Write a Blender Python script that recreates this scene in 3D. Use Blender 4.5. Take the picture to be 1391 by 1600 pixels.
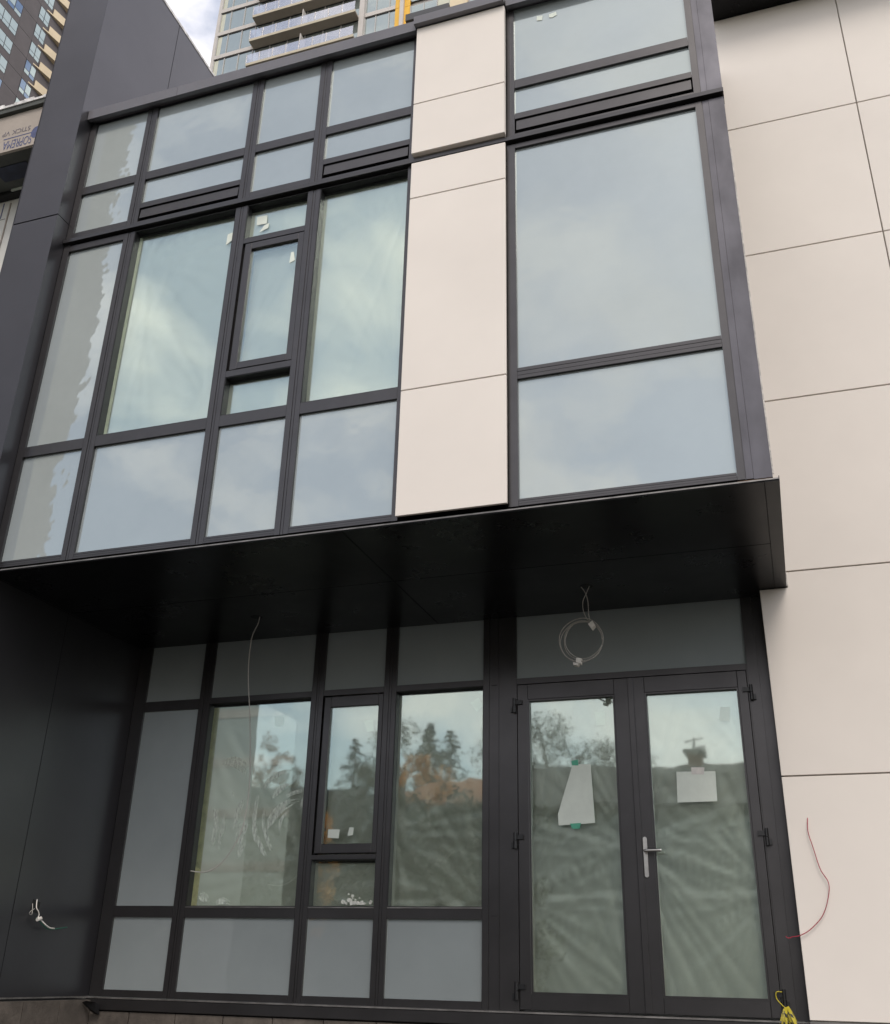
import bpy, bmesh, math, random
from mathutils import Vector, Matrix, noise
random.seed(7)
for o in list(bpy.data.objects):
    bpy.data.objects.remove(o)
scene = bpy.context.scene
COL = scene.collection
R = math.radians

# ------------------------------------------------------------------ camera
CAM = Vector((0.0, -5.6, 1.6))
FPX, YAW, PITCH, ROLL = 1559.77, R(18.997), R(24.749), R(-1.364)
_f = Vector((-math.sin(YAW) * math.cos(PITCH), math.cos(YAW) * math.cos(PITCH), math.sin(PITCH)))
_r = Vector((math.cos(YAW), math.sin(YAW), 0.0))
_d = -_r.cross(_f)
C_R = _r * math.cos(ROLL) + _d * math.sin(ROLL)
C_D = -_r * math.sin(ROLL) + _d * math.cos(ROLL)
C_F = _f
cd = bpy.data.cameras.new('camera')
cam = bpy.data.objects.new('camera', cd)
COL.objects.link(cam)
cd.sensor_fit = 'HORIZONTAL'
cd.sensor_width = 36.0
cd.lens = FPX / 1391.0 * 36.0
cd.clip_start = 0.05
cd.clip_end = 1500.0
m = Matrix((C_R, -C_D, -C_F)).transposed().to_4x4()
m.translation = CAM
cam.matrix_world = m
scene.camera = cam

# ------------------------------------------------------------------ sky, sun, exposure
SUN_TO = Vector((0.28, -0.62, 0.80)).normalized()
SUN_EL = math.asin(SUN_TO.z)
SUN_ROT = math.atan2(SUN_TO.x, SUN_TO.y)
world = bpy.data.worlds.new('World')
scene.world = world
world.use_nodes = True
wn, wl = world.node_tree.nodes, world.node_tree.links
wn.clear()
w_out = wn.new('ShaderNodeOutputWorld')
w_bg = wn.new('ShaderNodeBackground')
w_bg.inputs['Strength'].default_value = 0.13
sky = wn.new('ShaderNodeTexSky')
sky.sky_type = 'NISHITA'
sky.sun_disc = False
sky.sun_elevation = SUN_EL
sky.sun_rotation = SUN_ROT
sky.air_density = 1.2
sky.dust_density = 2.0
tc = wn.new('ShaderNodeTexCoord')
mp = wn.new('ShaderNodeMapping')
mp.inputs['Scale'].default_value = (1.0, 1.0, 1.7)
mp.inputs['Location'].default_value = (3.3, 0.4, 1.7)
nz = wn.new('ShaderNodeTexNoise')
nz.inputs['Scale'].default_value = 4.4
nz.inputs['Detail'].default_value = 7.0
nz.inputs['Roughness'].default_value = 0.52
nz.inputs['Distortion'].default_value = 0.25
rp_ = wn.new('ShaderNodeValToRGB')
rp_.color_ramp.elements[0].position = 0.42
rp_.color_ramp.elements[0].color = (0.20, 0.20, 0.20, 1)
rp_.color_ramp.elements[1].position = 0.585
rp_.color_ramp.elements[1].color = (1, 1, 1, 1)
mixw = wn.new('ShaderNodeMix')
mixw.data_type = 'RGBA'
mixw.inputs['B'].default_value = (9.2, 8.75, 8.65, 1)
wl.new(tc.outputs['Generated'], mp.inputs['Vector'])
wl.new(mp.outputs['Vector'], nz.inputs['Vector'])
wl.new(nz.outputs['Fac'], rp_.inputs['Fac'])
wl.new(rp_.outputs['Color'], mixw.inputs['Factor'])
wl.new(sky.outputs['Color'], mixw.inputs['A'])
wl.new(mixw.outputs['Result'], w_bg.inputs['Color'])
wl.new(w_bg.outputs['Background'], w_out.inputs['Surface'])

sd = bpy.data.lights.new('sun', 'SUN')
sd.energy = 1.0
sd.angle = R(25)
sd.color = (1.0, 0.93, 0.84)
sun = bpy.data.objects.new('sun', sd)
COL.objects.link(sun)
sun.rotation_euler = SUN_TO.to_track_quat('Z', 'Y').to_euler()

vs = scene.view_settings
vs.view_transform = 'Standard'
vs.look = 'None'
vs.gamma = 1.0
vs.use_curve_mapping = False
vs.exposure = 0.52
scene.cycles.max_bounces = 10
scene.cycles.transparent_max_bounces = 16

# ------------------------------------------------------------------ photo pixel -> point on a real plane
def _ray(px, py):
    return (C_R * ((px - 695.5) / FPX) + C_D * ((py - 800.0) / FPX) + C_F)
def iy(px, py, Y):
    d = _ray(px, py); return CAM + d * ((Y - CAM.y) / d.y)
def ix(px, py, X):
    d = _ray(px, py); return CAM + d * ((X - CAM.x) / d.x)
def iz(px, py, Z):
    d = _ray(px, py); return CAM + d * ((Z - CAM.z) / d.z)
def rp(px, py, yreal, yg=2.12):
    """a thing across the street at y=yreal that the ground-floor glass mirrors at this pixel"""
    p = iy(px, py, 2 * yg - yreal); return Vector((p.x, yreal, p.z))

# ------------------------------------------------------------------ materials
MAT = {}
def nodes_of(name):
    mt = bpy.data.materials.new(name); mt.use_nodes = True
    nt = mt.node_tree; MAT[name] = mt
    return mt, nt, nt.nodes, nt.links
def pos_noise(nt, scale, detail=4, rough=0.55, stretch=(1, 1, 1)):
    g = nt.nodes.new('ShaderNodeNewGeometry'); mpn = nt.nodes.new('ShaderNodeMapping')
    mpn.inputs['Scale'].default_value = stretch
    n = nt.nodes.new('ShaderNodeTexNoise')
    n.inputs['Scale'].default_value = scale; n.inputs['Detail'].default_value = detail
    n.inputs['Roughness'].default_value = rough
    nt.links.new(g.outputs['Position'], mpn.inputs['Vector']); nt.links.new(mpn.outputs['Vector'], n.inputs['Vector'])
    return n
def vary(nt, base, amt, scale, detail=5, stretch=(1, 1, 1), tint=None, lo=0.35, hi=0.7):
    n = pos_noise(nt, scale, detail, 0.6, stretch)
    cr = nt.nodes.new('ShaderNodeValToRGB')
    a = [c * (1 - amt) for c in base]; b = [min(1, c * (1 + amt)) for c in base]
    if tint: a = list(tint)
    cr.color_ramp.elements[0].position = lo; cr.color_ramp.elements[1].position = hi
    cr.color_ramp.elements[0].color = (*a, 1); cr.color_ramp.elements[1].color = (*b, 1)
    nt.links.new(n.outputs['Fac'], cr.inputs['Fac'])
    return cr.outputs['Color']
def add_bump(nt, bsdf, scale, dist, detail=4, stretch=(1, 1, 1), strength=1.0):
    n = pos_noise(nt, scale, detail, 0.6, stretch)
    b = nt.nodes.new('ShaderNodeBump'); b.inputs['Distance'].default_value = dist; b.inputs['Strength'].default_value = strength
    nt.links.new(n.outputs['Fac'], b.inputs['Height']); nt.links.new(b.outputs['Normal'], bsdf.inputs['Normal'])
def paint(name, base, rough=0.5, amt=0.08, scale=3, metallic=0.0, bump=None, stretch=(1, 1, 1), spec=0.5, tint=None, lo=0.35, hi=0.7, rvar=0.0, panel=0.0):
    mt, nt, ns, ln = nodes_of(name); b = ns['Principled BSDF']
    c = vary(nt, base, amt, scale, 5, stretch, tint, lo, hi)
    if panel:
        oi = ns.new('ShaderNodeObjectInfo'); mr = ns.new('ShaderNodeMapRange'); hs = ns.new('ShaderNodeHueSaturation')
        mr.inputs['To Min'].default_value = 1 - panel; mr.inputs['To Max'].default_value = 1 + panel
        ln.new(oi.outputs['Random'], mr.inputs['Value']); ln.new(mr.outputs['Result'], hs.inputs['Value'])
        ln.new(c, hs.inputs['Color']); c = hs.outputs['Color']
    ln.new(c, b.inputs['Base Color'])
    b.inputs['Roughness'].default_value = rough; b.inputs['Metallic'].default_value = metallic
    b.inputs['Specular IOR Level'].default_value = spec
    if rvar:
        n = pos_noise(nt, 2.3, 6, 0.65); mr = ns.new('ShaderNodeMapRange')
        mr.inputs['From Min'].default_value = 0.3; mr.inputs['From Max'].default_value = 0.7
        mr.inputs['To Min'].default_value = rough - rvar; mr.inputs['To Max'].default_value = rough + rvar
        ln.new(n.outputs['Fac'], mr.inputs['Value']); ln.new(mr.outputs['Result'], b.inputs['Roughness'])
    if bump: add_bump(nt, b, bump[0], bump[1], 4, stretch)
    return mt

paint('frame', (0.070, 0.067, 0.068), 0.31, 0.08, 4, metallic=0.75, rvar=0.03)
paint('frame_flat', (0.085, 0.083, 0.094), 0.45, 0.30, 2.2, metallic=0.75, stretch=(1, 1, 0.5), rvar=0.1)
paint('fin_panel', (0.096, 0.094, 0.103), 0.33, 0.07, 0.9, metallic=0.85, rvar=0.03, panel=0.05, bump=(0.9, 0.0008))
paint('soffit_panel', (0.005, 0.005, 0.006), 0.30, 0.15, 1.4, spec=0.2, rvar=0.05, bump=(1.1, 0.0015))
paint('reveal', (0.016, 0.016, 0.018), 0.45, 0.15, 4)  # shade of the window recess put into the colour, darker than the frames
paint('black', (0.008, 0.008, 0.009), 0.7, 0.2, 3)
paint('cream', (0.750, 0.692, 0.632), 0.62, 0.045, 0.6, bump=(240, 0.0002), panel=0.025, spec=0.3)
paint('cream_edge', (0.34, 0.30, 0.26), 0.7, 0.12, 8)
paint('cap', (0.135, 0.130, 0.143), 0.38, 0.10, 2.5, rvar=0.08, bump=(1.5, 0.001))
paint('gap_metal', (0.22, 0.21, 0.20), 0.45, 0.35, 7, metallic=0.6)
paint('rust', (0.10, 0.055, 0.030), 0.85, 0.5, 22)
paint('foil', (0.52, 0.49, 0.46), 0.5, 0.4, 30)
paint('steel', (0.62, 0.60, 0.57), 0.28, 0.06, 30, metallic=1.0)
paint('hinge', (0.012, 0.012, 0.013), 0.35, 0.2, 20)
paint('white_paper', (0.72, 0.77, 0.69), 0.8, 0.05, 9)
paint('green_tape', (0.10, 0.42, 0.28), 0.6, 0.1, 12)
paint('cable_grey', (0.40, 0.38, 0.35), 0.5, 0.1, 30)
paint('tape_white', (0.72, 0.69, 0.64), 0.7, 0.1, 30)
paint('red_wire', (0.34, 0.015, 0.04), 0.45, 0.1, 30)
paint('green_wire', (0.02, 0.12, 0.08), 0.5, 0.1, 30)
paint('caution_yellow', (0.50, 0.41, 0.03), 0.45, 0.15, 14)
paint('ink_black', (0.01, 0.01, 0.01), 0.5, 0.1, 10)
paint('concrete', (0.105, 0.088, 0.074), 0.9, 0.30, 6, bump=(30, 0.006), panel=0.12)
paint('slab', (0.30, 0.29, 0.27), 0.9, 0.15, 3)
paint('drywall', (0.42, 0.42, 0.40), 0.9, 0.06, 1)
paint('foam_yellow', (0.46, 0.45, 0.24), 0.9, 0.2, 14)
paint('foam_pale', (0.70, 0.72, 0.60), 0.9, 0.1, 14)
paint('plaster_blob', (0.72, 0.72, 0.66), 0.9, 0.25, 60, bump=(70, 0.01))
# surroundings
paint('asphalt', (0.055, 0.055, 0.057), 0.9, 0.25, 1.5, bump=(60, 0.006))
paint('soil', (0.060, 0.054, 0.047), 0.95, 0.35, 0.9, bump=(9, 0.05))
paint('paving', (0.13, 0.127, 0.12), 0.85, 0.12, 2, bump=(40, 0.003))
paint('line_white', (0.72, 0.72, 0.70), 0.7, 0.15, 9)
paint('lawn', (0.055, 0.085, 0.03), 0.95, 0.4, 2.5, bump=(25, 0.04))
paint('bark', (0.06, 0.045, 0.035), 0.95, 0.3, 9, bump=(14, 0.02))
for nm, c in dict(leaf_dark=(0.030, 0.050, 0.028), leaf_olive=(0.075, 0.085, 0.035), leaf_grey=(0.085, 0.088, 0.062), leaf_rust=(0.30, 0.11, 0.035), leaf_orange_glow=(0.85, 0.34, 0.05)).items():  # the orange leaves carry sunset glow in their colour
    paint(nm, c, 0.7, 0.45, 1.6, spec=0.25)
paint('stucco', (0.46, 0.42, 0.36), 0.9, 0.08, 2)
paint('siding', (0.30, 0.32, 0.33), 0.8, 0.08, 3)
paint('peach', (0.70, 0.36, 0.16), 0.85, 0.08, 2)
paint('roof_dark', (0.060, 0.058, 0.056), 0.9, 0.25, 5, stretch=(1, 1, 3))
paint('roof_terracotta', (0.34, 0.14, 0.06), 0.85, 0.25, 5)
paint('brick_chimney', (0.26, 0.15, 0.11), 0.9, 0.3, 12)
paint('house_trim', (0.68, 0.66, 0.62), 0.7, 0.05, 4)
paint('house_door', (0.10, 0.05, 0.04), 0.6, 0.1, 4)
paint('house_glass', (0.05, 0.06, 0.065), 0.06, 0.1, 4)
# towers
paint('tower_brown', (0.115, 0.102, 0.103), 0.75, 0.10, 0.5, panel=0.05)
paint('tower_joint', (0.055, 0.050, 0.052), 0.8, 0.1, 1)
paint('tower_white', (0.52, 0.49, 0.46), 0.7, 0.06, 1)
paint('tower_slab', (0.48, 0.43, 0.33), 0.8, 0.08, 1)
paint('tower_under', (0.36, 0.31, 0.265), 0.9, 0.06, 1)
paint('tower_yellow', (0.75, 0.42, 0.03), 0.55, 0.06, 1)
paint('tower_cream', (0.66, 0.55, 0.38), 0.8, 0.06, 1)
paint('tower_frame', (0.035, 0.036, 0.04), 0.5, 0.1, 2)
paint('tower_frame_light', (0.42, 0.41, 0.40), 0.5, 0.06, 2)
paint('board', (0.38, 0.33, 0.285), 0.8, 0.08, 2.5)
paint('board_blue', (0.085, 0.10, 0.20), 0.8, 0.2, 20)
paint('board_grey', (0.14, 0.13, 0.15), 0.8, 0.2, 20)
paint('membrane', (0.07, 0.075, 0.068), 0.75, 0.35, 2.2)
paint('membrane_blue', (0.022, 0.028, 0.055), 0.7, 0.3, 5)
paint('white_wrap', (0.66, 0.65, 0.61), 0.7, 0.10, 2)
paint('white_flash', (0.66, 0.64, 0.62), 0.6, 0.4, 16)

def glass_mat(name, gcol, tcol, base, wave, rough=0.0, scale=1.7, fmul=1.6, stretch=(1, 1, 1)):
    """clear double glazing: mirror layer over a tinted see-through pane"""
    mt, nt, ns, ln = nodes_of(name); ns.remove(ns['Principled BSDF']); out = ns['Material Output']
    gl = ns.new('ShaderNodeBsdfGlossy'); gl.inputs['Color'].default_value = (*gcol, 1); gl.inputs['Roughness'].default_value = rough
    tr = ns.new('ShaderNodeBsdfTransparent'); tr.inputs['Color'].default_value = (*tcol, 1)
    fr = ns.new('ShaderNodeFresnel'); ge = ns.new('ShaderNodeNewGeometry')
    io = ns.new('ShaderNodeMapRange'); io.inputs['To Min'].default_value = 1.5; io.inputs['To Max'].default_value = 1 / 1.5   # same at both faces
    ln.new(ge.outputs['Backfacing'], io.inputs['Value']); ln.new(io.outputs['Result'], fr.inputs['IOR'])
    mu = ns.new('ShaderNodeMath'); mu.operation = 'MULTIPLY_ADD'; mu.inputs[1].default_value = fmul; mu.inputs[2].default_value = base; mu.use_clamp = True
    mx = ns.new('ShaderNodeMixShader')
    ln.new(fr.outputs[0], mu.inputs[0]); ln.new(mu.outputs[0], mx.inputs[0])
    ln.new(tr.outputs[0], mx.inputs[1]); ln.new(gl.outputs[0], mx.inputs[2]); ln.new(mx.outputs[0], out.inputs['Surface'])
    n = pos_noise(nt, scale, 2.5, 0.5, stretch); b = ns.new('ShaderNodeBump'); b.inputs['Distance'].default_value = wave
    ln.new(n.outputs['Fac'], b.inputs['Height']); ln.new(b.outputs['Normal'], gl.inputs['Normal'])
    return mt
def spandrel_mat(name, dcol, gcol, base, wave, scale=1.6):
    """opaque back-painted glass"""
    mt, nt, ns, ln = nodes_of(name); ns.remove(ns['Principled BSDF']); out = ns['Material Output']
    df = ns.new('ShaderNodeBsdfDiffuse'); ln.new(vary(nt, dcol, 0.06, 1.2), df.inputs['Color'])
    gl = ns.new('ShaderNodeBsdfGlossy'); gl.inputs['Color'].default_value = (*gcol, 1); gl.inputs['Roughness'].default_value = 0.02
    fr = ns.new('ShaderNodeFresnel'); fr.inputs['IOR'].default_value = 1.5
    mu = ns.new('ShaderNodeMath'); mu.operation = 'MULTIPLY_ADD'; mu.inputs[1].default_value = 1.0; mu.inputs[2].default_value = base; mu.use_clamp = True
    mx = ns.new('ShaderNodeMixShader')
    ln.new(fr.outputs[0], mu.inputs[0]); ln.new(mu.outputs[0], mx.inputs[0])
    ln.new(df.outputs[0], mx.inputs[1]); ln.new(gl.outputs[0], mx.inputs[2]); ln.new(mx.outputs[0], out.inputs['Surface'])
    n = pos_noise(nt, scale, 3, 0.55); b = ns.new('ShaderNodeBump'); b.inputs['Distance'].default_value = wave
    ln.new(n.outputs['Fac'], b.inputs['Height']); ln.new(b.outputs['Normal'], gl.inputs['Normal'])
    return mt
glass_mat('glass', (0.84, 0.96, 0.91), (0.950, 0.968, 0.945), 0.15, 0.0013, rough=0.026, fmul=1.1)
spandrel_mat('spandrel', (0.298, 0.330, 0.334), (0.88, 0.98, 0.97), 0.135, 0.0026, 1.9)
spandrel_mat('tower_glass', (0.20, 0.225, 0.215), (0.86, 0.95, 0.91), 0.22, 0.004, 0.6)
spandrel_mat('tower_blind', (0.52, 0.50, 0.36), (0.9, 0.95, 0.9), 0.12, 0.004, 0.6)
spandrel_mat('tower_win', (0.46, 0.53, 0.51), (0.8, 0.95, 0.95), 0.16, 0.004, 0.6)
spandrel_mat('tower_win_blue', (0.12, 0.17, 0.27), (0.7, 0.85, 1.0), 0.16, 0.004, 0.6)
glass_mat('balcony_glass', (0.92, 0.92, 0.95), (0.90, 0.89, 0.88), 0.24, 0.002)

def film_mat():
    mt, nt, ns, ln = nodes_of('film'); ns.remove(ns['Principled BSDF']); out = ns['Material Output']
    tr = ns.new('ShaderNodeBsdfTransparent'); tr.inputs['Color'].default_value = (0.86, 0.88, 0.85, 1)
    df = ns.new('ShaderNodeBsdfDiffuse'); df.inputs['Color'].default_value = (0.84, 0.84, 0.74, 1)
    tl = ns.new('ShaderNodeBsdfTranslucent'); tl.inputs['Color'].default_value = (0.68, 0.67, 0.60, 1)
    gl = ns.new('ShaderNodeBsdfGlossy'); gl.inputs['Roughness'].default_value = 0.32; gl.inputs['Color'].default_value = (0.9, 0.93, 0.88, 1)
    m1 = ns.new('ShaderNodeMixShader'); m1.inputs[0].default_value = 0.3
    m2 = ns.new('ShaderNodeMixShader'); m2.inputs[0].default_value = 0.28
    m3 = ns.new('ShaderNodeMixShader'); m3.inputs[0].default_value = 0.68
    ln.new(df.outputs[0], m1.inputs[1]); ln.new(tl.outputs[0], m1.inputs[2])
    ln.new(m1.outputs[0], m2.inputs[1]); ln.new(gl.outputs[0], m2.inputs[2])
    ln.new(tr.outputs[0], m3.inputs[1]); ln.new(m2.outputs[0], m3.inputs[2]); ln.new(m3.outputs[0], out.inputs['Surface'])
film_mat()
def smear_mat():
    mt, nt, ns, ln = nodes_of('smear'); b = ns['Principled BSDF']
    b.inputs['Base Color'].default_value = (0.72, 0.78, 0.70, 1); b.inputs['Roughness'].default_value = 0.8
    n = pos_noise(nt, 48, 6, 0.75, (1, 1, 0.3)); mr = ns.new('ShaderNodeMapRange')
    mr.inputs['From Min'].default_value = 0.25; mr.inputs['From Max'].default_value = 0.60; mr.inputs['To Max'].default_value = 0.85
    ln.new(n.outputs['Fac'], mr.inputs['Value']); ln.new(mr.outputs['Result'], b.inputs['Alpha'])
smear_mat()

# ------------------------------------------------------------------ mesh helpers
WLOC = {}
class MB:
    def __init__(s): s.v = []; s.f = []; s.mi = []
    def box(s, x0, x1, y0, y1, z0, z1, ch=0.0):
        if x0 > x1: x0, x1 = x1, x0
        if y0 > y1: y0, y1 = y1, y0
        if z0 > z1: z0, z1 = z1, z0
        b = len(s.v)
        s.v += [(x0, y0, z0), (x1, y0, z0), (x1, y1, z0), (x0, y1, z0), (x0, y0, z1), (x1, y0, z1), (x1, y1, z1), (x0, y1, z1)]
        s.f += [tuple(b + i for i in q) for q in ((0, 3, 2, 1), (4, 5, 6, 7), (0, 1, 5, 4), (1, 2, 6, 5), (2, 3, 7, 6), (3, 0, 4, 7))]
        return s
    def poly(s, pts):
        b = len(s.v); s.v += [tuple(p) for p in pts]; s.f.append(tuple(range(b, b + len(pts)))); return s
    def prism(s, pts, off):
        """closed prism: polygon pts (3D) swept by off"""
        off = Vector(off); n = len(pts); b = len(s.v)
        P = [Vector(p) for p in pts]; s.v += [tuple(p) for p in P] + [tuple(p + off) for p in P]
        s.f.append(tuple(range(b + n - 1, b - 1, -1))); s.f.append(tuple(range(b + n, b + 2 * n)))
        for i in range(n):
            j = (i + 1) % n; s.f.append((b + i, b + j, b + n + j, b + n + i))
        return s
    def tube(s, pts, r, n=6, r1=None, cap=True):
        pts = [Vector(p) for p in pts]; b = len(s.v); k = len(pts); up = Vector((0.13, 0.31, 0.94))
        for i, p in enumerate(pts):
            t = (pts[min(i + 1, k - 1)] - pts[max(i - 1, 0)]).normalized()
            a = t.cross(up); a = a.normalized() if a.length > 1e-4 else t.orthogonal().normalized(); c = t.cross(a)
            rr = r if r1 is None else r + (r1 - r) * i / max(1, k - 1)
            for q in range(n):
                w = 2 * math.pi * q / n; s.v.append(tuple(p + (a * math.cos(w) + c * math.sin(w)) * rr))
        for i in range(k - 1):
            for q in range(n):
                q2 = (q + 1) % n
                s.f.append((b + i * n + q, b + i * n + q2, b + (i + 1) * n + q2, b + (i + 1) * n + q))
        if cap:
            s.f.append(tuple(b + q for q in range(n - 1, -1, -1))); s.f.append(tuple(b + (k - 1) * n + q for q in range(n)))
        return s
    def build(s, name, mat, parent=None, bevel=0.0, smooth=False, fix=True):
        me = bpy.data.meshes.new(name)
        xs = [v[0] for v in s.v]; ys = [v[1] for v in s.v]; zs = [v[2] for v in s.v]
        c = Vector(((min(xs) + max(xs)) / 2, (min(ys) + max(ys)) / 2, min(zs) if parent is None else (min(zs) + max(zs)) / 2))
        me.from_pydata([(v[0] - c.x, v[1] - c.y, v[2] - c.z) for v in s.v], [], s.f)
        if bevel or fix:
            bm = bmesh.new(); bm.from_mesh(me)
            if fix: bmesh.ops.recalc_face_normals(bm, faces=bm.faces)
            if bevel: bmesh.ops.bevel(bm, geom=list(bm.edges), offset=bevel, segments=1, affect='EDGES', profile=0.5, clamp_overlap=True)
            bm.to_mesh(me); bm.free()
        me.materials.append(MAT[mat] if isinstance(mat, str) else mat)
        if smooth:
            for p in me.polygons: p.use_smooth = True
        return place(bpy.data.objects.new(name, me), c, parent)
def place(o, wloc, parent=None):
    COL.objects.link(o); wloc = Vector(wloc)
    if parent is not None:
        o.parent = parent; o.location = wloc - WLOC[parent.name]
    else: o.location = wloc
    WLOC[o.name] = wloc
    return o
def clone(o, wloc, parent=None):
    return place(o.copy(), wloc, parent)
def bx(name, mat, x0, x1, y0, y1, z0, z1, parent=None, bevel=0.0):
    return MB().box(x0, x1, y0, y1, z0, z1).build(name, mat, parent, bevel)
def thing(name, label, cat, loc=(0, 0, 0), group=None):
    o = bpy.data.objects.new(name, None); o.empty_display_size = 0.2; place(o, loc); return tag(o, label, cat, group)
def tag(o, label, cat, group=None):
    o['label'] = label; o['category'] = cat
    if group: o['group'] = group
    return o
def setting(o, kind='structure'):
    o['kind'] = kind; return o
def curve_pts(P, n=10):
    """Catmull-Rom through points"""
    P = [Vector(p) for p in P]; out = []
    for i in range(len(P) - 1):
        p0, p1, p2, p3 = P[max(i - 1, 0)], P[i], P[i + 1], P[min(i + 2, len(P) - 1)]
        for k in range(n):
            t = k / n
            out.append(0.5 * ((2 * p1) + (p2 - p0) * t + (2 * p0 - 5 * p1 + 4 * p2 - p3) * t * t + (3 * p1 - p0 - 3 * p2 + p3) * t ** 3))
    out.append(P[-1]); return out

# ------------------------------------------------------------------ ground
def sheet(name, mat, x0, x1, y0, y1, z, th=0.3):
    return setting(bx(name, mat, x0, x1, y0, y1, z - th, z))
sheet('ground', 'soil', -320, 320, -320, 320, -0.02, 0.5)
sheet('road', 'asphalt', -150, 150, -15.5, -7.6, -0.002, 0.016)
kerb = setting(bx('kerb', 'paving', -150, 150, -7.6, -7.45, -0.015, 0.12))
sheet('pavement', 'paving', -150, 150, -7.45, -5.2, 0.12, 0.13)
setting(bx('far_kerb', 'paving', -150, 150, -15.65, -15.5, -0.015, 0.12))
sheet('far_pavement', 'paving', -150, 150, -17.6, -15.65, 0.12, 0.13)
sheet('lawn', 'lawn', -150, 150, -60, -17.6, 0.10, 0.11)
dash = MB()
for k in range(-24, 25): dash.box(k * 6 - 1.5, k * 6 + 1.5, -11.62, -11.5, -0.001, 0.003)
setting(dash.build('road_marking', 'line_white'))

# ================================================================== TOWNHOUSE
TH = thing('townhouse', 'black framed glass townhouse with cream wall panels and a deep black soffit', 'building', (-2.7, 1.9, 0))
XF, XE = -5.57, 0.118                   # fin inner face, right end of the projecting storey
WY = 1.848                              # face of the cream wall
SOF = 4.27                              # soffit height
uX = [-5.503, -4.939, -4.829, -3.839, -3.730, -3.174, -3.065, -2.305]
zA0, zA1, zB2, zB1 = 8.048, 7.961, 7.517, 7.688   # transoms of the top storey
zC1, zC0, zD1, zD0 = 7.314, 5.348, 5.258, 4.360
BF = 0.004
YB = 0.17                               # back of the frames

# --- core of the building, floors and rooms
def part(name, mat, *b, bevel=0.0, parent=TH): return bx(name, mat, *b, parent=parent, bevel=bevel)
part('floor_slab', 'slab', XF + 0.01, 6.0, 2.16, 9.0, 1.05, 1.30)
part('floor_slab', 'slab', XF + 0.01, XE - 0.02, 0.19, 2.1, 4.325, 4.60)
part('floor_slab', 'slab', XF + 0.01, 6.0, 2.16, 9.0, 4.325, 4.60)
part('floor_slab', 'slab', XF + 0.01, XE - 0.02, 0.19, 9.0, 7.36, 7.50)
part('roof', 'slab', XF + 0.01, XE - 0.02, 0.19, 9.0, 8.72, 8.80)
part('interior_wall', 'drywall', XF + 0.02, XE, 5.2, 5.35, 1.30, 4.32)
part('interior_wall', 'drywall', XF + 0.02, XE, 4.2, 4.35, 4.60, 7.36)
part('interior_wall', 'drywall', 0.02, 0.12, 2.3, 5.2, 1.30, 4.32)
part('interior_wall', 'drywall', -2.25, -1.52, 0.20, 4.2, 4.60, 7.36)
part('interior_wall', 'drywall', XE - 0.10, XE - 0.02, 0.20, 4.2, 4.60, 7.355)
part('rear_wall', 'drywall', XF + 0.02, 6.0, 9.0, 9.2, 0.0, 10.4)

# --- projecting storeys: mullions
def mullion(x0, x1, z0, z1, y0=0.0, y1=YB, cover=True):
    w = x1 - x0; mb = MB()
    if w < 0.09:
        mb.box(x0, x1, y0, y1, z0, z1)
    else:
        a = x0 + w * 0.40; b = x0 + w * 0.44; c = x0 + w * 0.60; d = x0 + w * 0.64
        mb.box(x0, a, y0, y1, z0, z1); mb.box(a, b, y0 + 0.007, y1, z0, z1); mb.box(b, c, y0 + 0.002, y1, z0, z1)
        mb.box(c, d, y0 + 0.007, y1, z0, z1); mb.box(d, x1, y0, y1, z0, z1)
    return mb.build('mullion', 'frame', TH)
def transom(x0, x1, z0, z1, y0=0.0, y1=YB, mat='frame', split=False):
    mb = MB()
    if split:
        h = z1 - z0
        mb.box(x0, x1, y0, y1, z0, z0 + h * .30); mb.box(x0, x1, y0 + .005, y1, z0 + h * .30, z0 + h * .34)
        mb.box(x0, x1, y0 + .001, y1, z0 + h * .34, z0 + h * .66); mb.box(x0, x1, y0 + .005, y1, z0 + h * .66, z0 + h * .70); mb.box(x0, x1, y0, y1, z0 + h * .70, z1)
    else: mb.box(x0, x1, y0, y1, z0, z1)
    return mb.build('transom', mat, TH)
def spandrel(x0, x1, z0, z1, y=0.022, tilt=0.0, tiltx=0.0, e=0.012):
    """opaque glass panel, its edges tucked behind the frame; tilt in degrees about the vertical axis"""
    o = bx('spandrel_panel', 'spandrel', x0 - e, x1 + e, y, y + 0.012, z0 - e, z1 + e, parent=TH)
    o.rotation_euler = (R(tiltx + random.uniform(-.12, .12)), 0, R(tilt + random.uniform(-.12, .12)))
    return o
TOPZ = 8.84
bx('mullion', 'frame', XF + 0.004, uX[0], 0, YB, 4.31, TOPZ, parent=TH)
for i in (1, 3, 5):
    mullion(uX[i], uX[i + 1], 7.43, TOPZ)
    mullion(uX[i], uX[i + 1], 4.31, 7.375)
bx('mullion', 'frame', uX[7], -2.262, 0, YB, 4.31, TOPZ, parent=TH)
cols = [(uX[0], uX[1]), (uX[2], uX[3]), (uX[4], uX[5]), (uX[6], uX[7])]
EPS = 0.0015
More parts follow.
